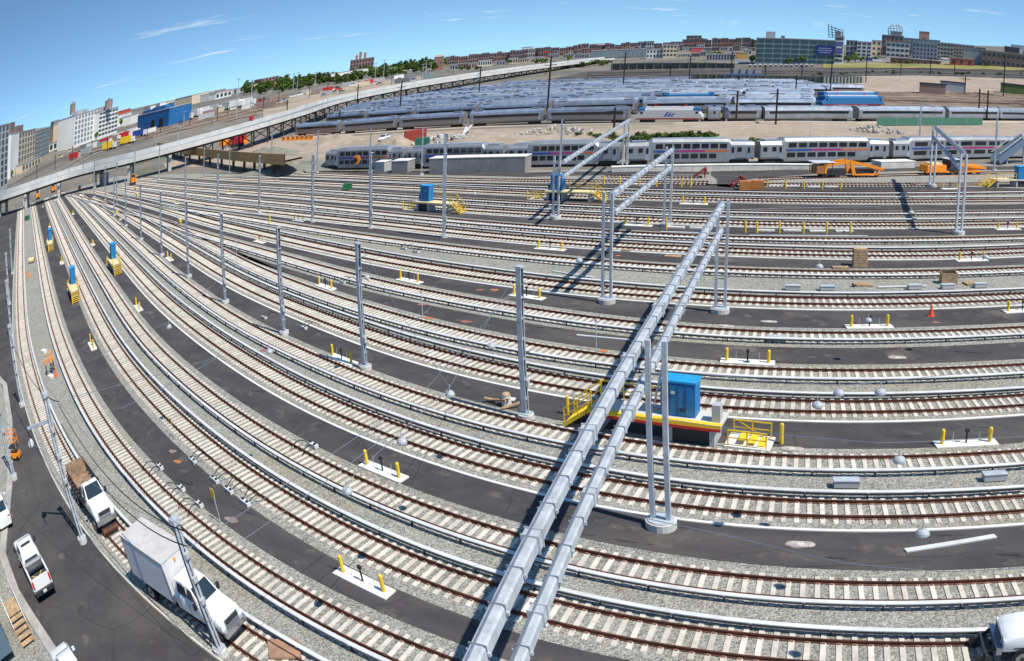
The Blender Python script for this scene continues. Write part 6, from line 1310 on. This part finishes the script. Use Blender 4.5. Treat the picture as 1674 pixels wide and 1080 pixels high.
# named blocks
building((849, 103), (900, 100), 92.5, mat('roof_red', (.36, .09, .06), .8), 0, 0, 'long building with a red roof above the viaduct', 12); building((852, 92), (871, 91), 85, WHITE, 3, 2, 'small white block above the red roof', 8, (.5, .4))
building((964, 93), (1000, 91), 79.5, WHITE, 7, 2, 'white two storey block with banded windows on the skyline', 12, (.7, .4)); building((965, 105), (1056, 101), 90.5, TEAL, 12, 1, 'long glazed grey hall behind the end of the viaduct', 16, (.8, .8), M_WINW); building((1056, 103), (1083, 101), 88, WHITE, 5, 2, 'white three storey block beside the glazed hall', 12, (.5, .5)); building((1083, 102), (1106, 100), 80, CREAMB, 4, 3, 'cream block stepping above the white block', 14, (.6, .4)); building((1121, 84), (1146, 83), 65.5, DGREY, 4, 3, 'dark grey tower block standing out on the skyline', 14)
building((1130, 96), (1150, 95), 85, bmat('pinkred', (.55, .12, .12)), 0, 0, 'small pink red building on the skyline', 10); building((1195, 104), (1222, 103), 93, bmat('orange_tan', (.55, .33, .12)), 0, 0, 'orange tan shed left of the long green block', 10); building((1155, 106), (1202, 105), 96, GREY, 10, 1, 'grey framed structure left of the orange shed', 8, (.5, .7))
gb_, GL_, GH_, GD_ = building((1234, 112), (1364, 108), 69.5, TEAL, 9, 5, 'long grey green office block with window bays and a blue banner', 22, (.86, .6), mat('teal_glass', (.04, .085, .10), .2, spec=.6), roofbox=[(.17, .12, .24, GREY), (.33, .05, .1, DGREY)])
MB().box((GL_ * .87, -.5, GH_ * .63), (GL_ * .22, .3, GH_ * .36), mat('banner_blue', (.015, .04, .17), .6)).build('banner', gb_)
for j in range(3): MB().box((GL_ * .87, -.68, GH_ * (.70 - j * .08)), (GL_ * (.16, .19, .14)[j], .06, GH_ * .03), mat('banner_text', (.30, .36, .55), .6)).build('banner_line', gb_)
eb, EL, EH, ED = building((1362, 113), (1378, 112), 66.5, WHITE, 1, 6, 'white end tower of the long green block with a picture banner', 18, (.8, .5), roofbox=[(.3, .6, .16, DGREY)])
MB().box((EL * .5, -.5, EH * .6), (EL * .72, .3, EH * .4), mat('banner_violet', (.10, .12, .30), .6)).build('banner', eb); MB().box((EL * .5, -.68, EH * .63), (EL * .6, .06, EH * .06), mat('banner_pale', (.55, .55, .65), .6)).build('banner_line', eb)
q = empty('roof_sign_frame', Wt(1352, 110) + Vector((0, 5, GH_))); tag(q, 'dark steel sign frame on the roof of the green block', 'sign frame')
for i in range(5): MB().bar((i * 2.2, 0, 0), (i * 2.2 - 1, 0, 9 - i * 1.2), .5, .5, M_STEELB).build('strut', q); MB().bar((0, 0, 1.8 * i), (9, 0, 1.2 * i), .4, .4, M_STEELB).build('rail', q)
building((1382, 100), (1401, 99), 73, GREY, 3, 3, 'grey block right of the white end tower', 14); building((1400, 101), (1424, 100), 75, WHITE, 3, 4, 'white block with square windows behind the trees', 14, (.7, .5)); building((1424, 101), (1440, 100), 73, CREAMB, 2, 3, 'narrow cream block among white buildings', 12, (.5, .4)); building((1440, 97), (1476, 96), 64, BROWN, 5, 4, 'brown block below the wire globe', 14, roofbox=[(.65, .5, .18, DGREY)]); building((1448, 102), (1486, 101), 75.5, WHITE, 5, 3, 'white block with banded windows right of the cream one', 12, (.75, .45))
building((1474, 95), (1536, 94), 69, TEAL, 8, 3, 'green glazed block behind the grey stone building', 14, (.85, .6), M_WINW); building((1501, 90), (1518, 90), 58.5, bmat('rose', (.50, .30, .22)), 1, 1, 'rose tan tower above the green glazed block', 10, (.3, .3)); building((1491, 105), (1532, 104), 77, GREY, 7, 4, 'grey stone building with rows of small windows', 14, (.5, .5)); building((1531, 105), (1558, 104), 76.5, CREAMB, 5, 4, 'cream building with dark square windows', 14, (.7, .6)); building((1557, 103), (1592, 102), 79, CREAMB, 7, 4, 'pale cream building with an arcade of windows', 14, (.6, .55)); building((1574, 112), (1605, 112), 85, GREY, 0, 0, 'plain grey metal clad building', 14); building((1604, 115), (1700, 117), 89, BROWN, 12, 2, 'long dark brown brick building at the right', 20, (.6, .4)); building((1455, 111), (1538, 112), 101, BRICK, 8, 1, 'low red brick building with pale roof edge', 14, (.3, .4)); building((1552, 114), (1592, 114), 101, bmat('salmon', (.50, .14, .10)), 3, 1, 'salmon red low building beside the metal clad one', 12, (.3, .4)); building((1652, 93), (1690, 93), 80, WHITE, 0, 0, 'white tent like roof above the long brown building', 14)
# wire globe
gp = Wt(1462, 97); k_ = height(gp, 58); gl = empty('wire_globe', (gp.x, gp.y + 8, gp.z + k_)); tag(gl, 'open wire globe standing on the brown block roof', 'globe'); Rg = height(gp, 58) * .30
for i in range(7): a = math.pi * i / 7; MB().tube([Vector((Rg * math.cos(t) * math.cos(a), Rg * math.cos(t) * math.sin(a), Rg * math.sin(t))) for t in np.linspace(0, 2 * math.pi, 20)], .25, GREY, 4).build('meridian', gl)
for t in (-.8, -.4, 0, .4, .8): MB().tube([Vector((Rg * math.cos(t) * math.cos(a), Rg * math.cos(t) * math.sin(a), Rg * math.sin(t))) for a in np.linspace(0, 2 * math.pi, 20)], .2, GREY, 4).build('parallel', gl)
# trees by the buildings
for i, (x, y, hp, wp) in enumerate([(1228, 112, 13, 14), (1243, 111, 9, 10), (1286, 112, 11, 12), (1298, 112, 12, 14), (1312, 112, 13, 14), (1325, 112, 12, 13), (1338, 111, 11, 13), (1346, 111, 9, 9), (1386, 111, 13, 13), (1398, 110, 16, 14), (1408, 110, 10, 10), (1463, 112, 8, 8), (1484, 112, 7, 8), (1612, 116, 7, 8), (1629, 116, 9, 10), (1645, 116, 7, 8)]): tree_px(x, y, hp, wp, 'round green street tree before the distant buildings', 'street trees before the distant buildings', i)
for i, (x, y, hp, wp) in enumerate([(1163, 101, 8, 12), (1175, 100, 9, 14), (812, 100, 10, 12), (824, 99, 11, 14), (838, 97, 9, 12), (876, 113, 9, 14), (888, 112, 9, 12), (930, 105, 8, 10), (830, 112, 8, 9), (193, 214, 12, 9), (198, 215, 13, 10), (157, 238, 16, 8), (19, 298, 14, 10), (33, 290, 12, 12), (256, 191, 7, 8), (272, 186, 6, 8), (305, 262, 8, 5), (398, 268, 8, 7)]): tree_px(x, y, hp, wp, 'green tree growing between the distant buildings', 'trees between the distant buildings', i)
# ================================================================== BROWN CATENARY POLES OF THE FAR YARD
M_BPOLE = mat('brown_steel', (.045, .032, .03), .8)
bp0 = None
for i, (bx_, by_, tx, ty) in enumerate([(894, 202, 919, 99), (1018, 160, 1028, 91), (1126, 145, 1135, 97), (1194, 141, 1203, 91), (1357, 163, 1367, 98), (1415, 143, 1424, 95), (1203, 208, 1211, 155), (1268, 211, 1276, 152), (1599, 205, 1608, 152), (1613, 205, 1620, 155), (1577, 162, 1580, 132), (782, 173, 792, 115), (653, 201, 661, 141), (583, 187, 589, 145), (554, 223, 555, 187), (468, 207, 469, 170), (1003, 229, 1001, 183), (1095, 140, 1100, 112), (1250, 141, 1253, 113), (1310, 141, 1313, 112), (1472, 131, 1475, 106), (1520, 131, 1524, 104), (1560, 132, 1563, 105), (1300, 168, 1303, 130), (1640, 165, 1646, 98)]):
    p = Wt(bx_, by_); h = height(p, ty)
    root = empty('far_catenary_pole', p); tag(root, 'dark brown steel pole with cross arm in the far yard', 'pole', 'brown poles of the far yard'); lean = 0
    MB().bar((0, 0, 0), (lean, 0, h), .42, .42, M_BPOLE).build('mast', root); MB().bar((-1.8, 0, h * .86), (1.8, 0, h * .86), .2, .2, M_BPOLE).build('cross_arm', root); MB().bar((-1.6, 0, h * .7), (0, 0, h * .84), .12, .12, M_BPOLE).build('brace', root)
# light masts on the left skyline
for i, (bx_, by_, ty) in enumerate([(386, 200, 136), (409, 190, 138), (300, 215, 190), (478, 165, 128), (626, 140, 105), (612, 143, 110), (695, 135, 106), (703, 134, 109), (515, 150, 125), (485, 158, 126), (325, 205, 178), (345, 250, 205), (290, 262, 215), (690, 140, 112)]):
    p = Wt(bx_, by_); h = height(p, ty); root = empty('light_mast', p); tag(root, 'slim grey light mast standing behind the viaduct', 'mast', 'light masts behind the viaduct'); MB().cyl((0, 0, 0), (0, 0, h), .32, M_GALV, 6, .2).build('mast', root); MB().box((0, 0, h), (3.2, .6, .4), M_GALV).build('lamp_head', root)
# parked vans in a row at the street
van = empty('parked_van'); tag(van, 'small white van in the parked row before the long green block', 'van', 'row of vans at the distant street'); MB().box((0, 0, 2.0), (3.4, 8, 2.6), WHITE).build('body', van); MB().box((0, -3.2, 1.2), (3.3, 2.0, 1.8), M_DARK).build('cab', van)
clones(van, [(Wt(1226 + i * 8.4, 117.5) + Vector((0, 0, .4)), .1, None, .48) for i in range(13)])
for i in range(26):
    x_ = rr.uniform(1390, 1674); p = Wt(x_, 107 + rr.uniform(-1.5, 3)); o = empty('distant_car', p + Vector((0, 0, .4)), rr.uniform(-.2, .2)); m = [WHITE, DGREY, GREY, M_DARK, M_SB][rr.randint(5)]; tag(o, 'tiny %s car parked along the distant street' % {WHITE.name: 'white', DGREY.name: 'dark grey', GREY.name: 'grey', M_DARK.name: 'black', M_SB.name: 'blue'}[m.name], 'car', 'cars along the distant street'); MB().box((0, 0, .9), (6, 2.6, 1.2), m).build('body', o); MB().box((-.3, 0, 1.8), (3.2, 2.3, .8), M_DARK).build('cabin', o)
bx2 = empty('blue_trailer', Wt(1214, 141)); tag(bx2, 'blue trailer standing behind the parked rows', 'trailer'); MB().box((0, 0, 1.8), (16, 3, 3), mat('trailer_bright', (.03, .17, .45), .5)).build('body', bx2); MB().box((0, 0, .3), (14, 2.4, .5), M_DARK).build('chassis', bx2)
for x_, y_, m, l in [(1524, 161, BROWN, 'brown rusty skip on the track bed at the right'), (1557, 158, GREY, 'grey box skip on the track bed at the right'), (1655, 161, mat('olive_green', (.12, .16, .06), .7), 'green rail crane body at the right edge of the far yard')]: o = empty('skip', Wt(x_, y_)); tag(o, l, 'skip'); MB().box((0, 0, 2), (10, 4, 4), m).build('body', o); MB().box((0, 0, 4.2), (10.4, 4.4, .4), M_DARK).build('rim', o)
for (x_, y_, s_) in [(1010, 143, 9), (1075, 143, 7), (1140, 145, 6), (870, 150, 12), (960, 145, 9)]: mound((x_, y_), s_ * 1.6, s_, s_ * .25, M_DIRT, 'pale sand heap behind the parked trains', 'sand_heap', int(x_))['group'] = 'sand heaps behind the parked trains'

# ================================================================== CLUTTER BEYOND THE VIADUCT
band('dirt_lot', [(430, 201), (520, 178), (600, 160), (700, 143)], [(430, 178), (520, 157), (600, 143), (700, 130)], M_DIRT, .25)
band('far_yard', [(130, 262), (200, 246), (260, 228), (420, 196)], [(130, 246), (200, 226), (260, 212), (420, 180)], M_BROWNB, .22)
for px in ([(70, 300), (130, 266), (210, 234)], [(84, 296), (140, 262), (216, 232)], [(100, 292), (152, 262), (224, 234)], [(250, 232), (330, 210), (430, 186)], [(250, 226), (330, 204), (430, 181)], [(250, 238), (330, 216), (430, 192)]): far_rail(px, M_TANR)
kinds = [('white', WHITE), ('grey', GREY), ('dark', DGREY), ('teal', TEAL), ('red', M_RED), ('cream', CREAMB), ('brown', BROWN)]
for i in range(90):
    x_ = rr.uniform(90, 720); y_ = float(np.interp(x_, [90, 200, 300, 400, 500, 600, 720], [272, 234, 207, 185, 165, 148, 130])) + rr.uniform(-6, 7); nm, m = kinds[rr.choice([0, 0, 1, 1, 2, 3, 4, 5, 6])]
    if 215 < x_ < 290 and y_ < 225: continue
    p = Wt(x_, y_); o = empty('parked_car' if i % 3 else 'storage_container', p + Vector((0, 0, .3)), rr.uniform(.2, .9)); L2 = rr.uniform(4.5, 6) if i % 3 else rr.uniform(7, 14); H2 = 1.0 if i % 3 else rr.uniform(2.4, 3.2)
    tag(o, ('small %s car parked beyond the viaduct' if i % 3 else '%s container standing beyond the viaduct') % nm, 'car' if i % 3 else 'container', 'cars and containers beyond the viaduct')
    MB().box((0, 0, H2 / 2 + .3), (L2, 2.2, H2), m).build('body', o)
    if i % 3: MB().box((-.2, 0, H2 + .6), (L2 * .5, 1.9, .7), M_GLASS).build('cabin', o)
    else: MB().box((0, 0, H2 + .35), (L2 + .1, 2.3, .12), M_ROOFG).build('lid', o)
for i, (x_, y_, hp) in enumerate([(150, 262, 26), (175, 256, 25), (240, 236, 24), (262, 226, 20), (310, 214, 22), (355, 205, 24), (372, 196, 22), (430, 185, 20), (455, 176, 20), (505, 168, 18), (535, 160, 18), (640, 148, 16), (740, 128, 14), (60, 300, 24), (90, 285, 26), (118, 272, 26)]):
    p = Wt(x_, y_); h = height(p, y_ - hp); root = empty('far_catenary_pole', p); tag(root, 'slim dark catenary pole beyond the viaduct', 'pole', 'dark poles beyond the viaduct'); MB().bar((0, 0, 0), (0, 0, h), .35, .35, M_BPOLE).build('mast', root); MB().bar((-1.5, 0, h * .88), (1.5, 0, h * .88), .18, .18, M_BPOLE).build('cross_arm', root)
# labels that tell the pads, posts, lamps apart by the tracks they stand between
def where(p):
    """the two neighbouring tracks, counted from the service road."""
    best = []
    for k in NAMES:
        if k not in LINE: continue
        g = LINE[k]; d = np.hypot(g[:, 0] - p[0], g[:, 1] - p[1]); best.append((d.min(), NAMES.index(k)))
    best.sort(); a, b = sorted((best[0][1], best[1][1])); return a, b
for o in list(COL.objects):
    if o.parent or o.type != 'EMPTY': continue
    n = o.name.split('.')[0]
    if n in ('bollard_pad', 'hanging_lamp', 'impedance_bond', 'yellow_post', 'cable_trunk_box', 'precast_slab') :
        a, b = where(o.location); w = 'between the %s and %s tracks from the service road' % (ORD[a], ORD[b])
        if n == 'bollard_pad' and o['label'].startswith('white concrete pad'): o['label'] = 'white pad with two yellow bollards ' + w
        elif n == 'hanging_lamp': o['label'] = 'grey dome lamp hung ' + w
        elif n == 'impedance_bond': o['label'] = 'white junction block with looped cables ' + w
        elif n == 'yellow_post': o['label'] = 'lone yellow marker post ' + w
        elif n == 'cable_trunk_box': o['label'] = 'grey metal junction box ' + w
        elif n == 'precast_slab': o['label'] = 'white precast slab ' + w
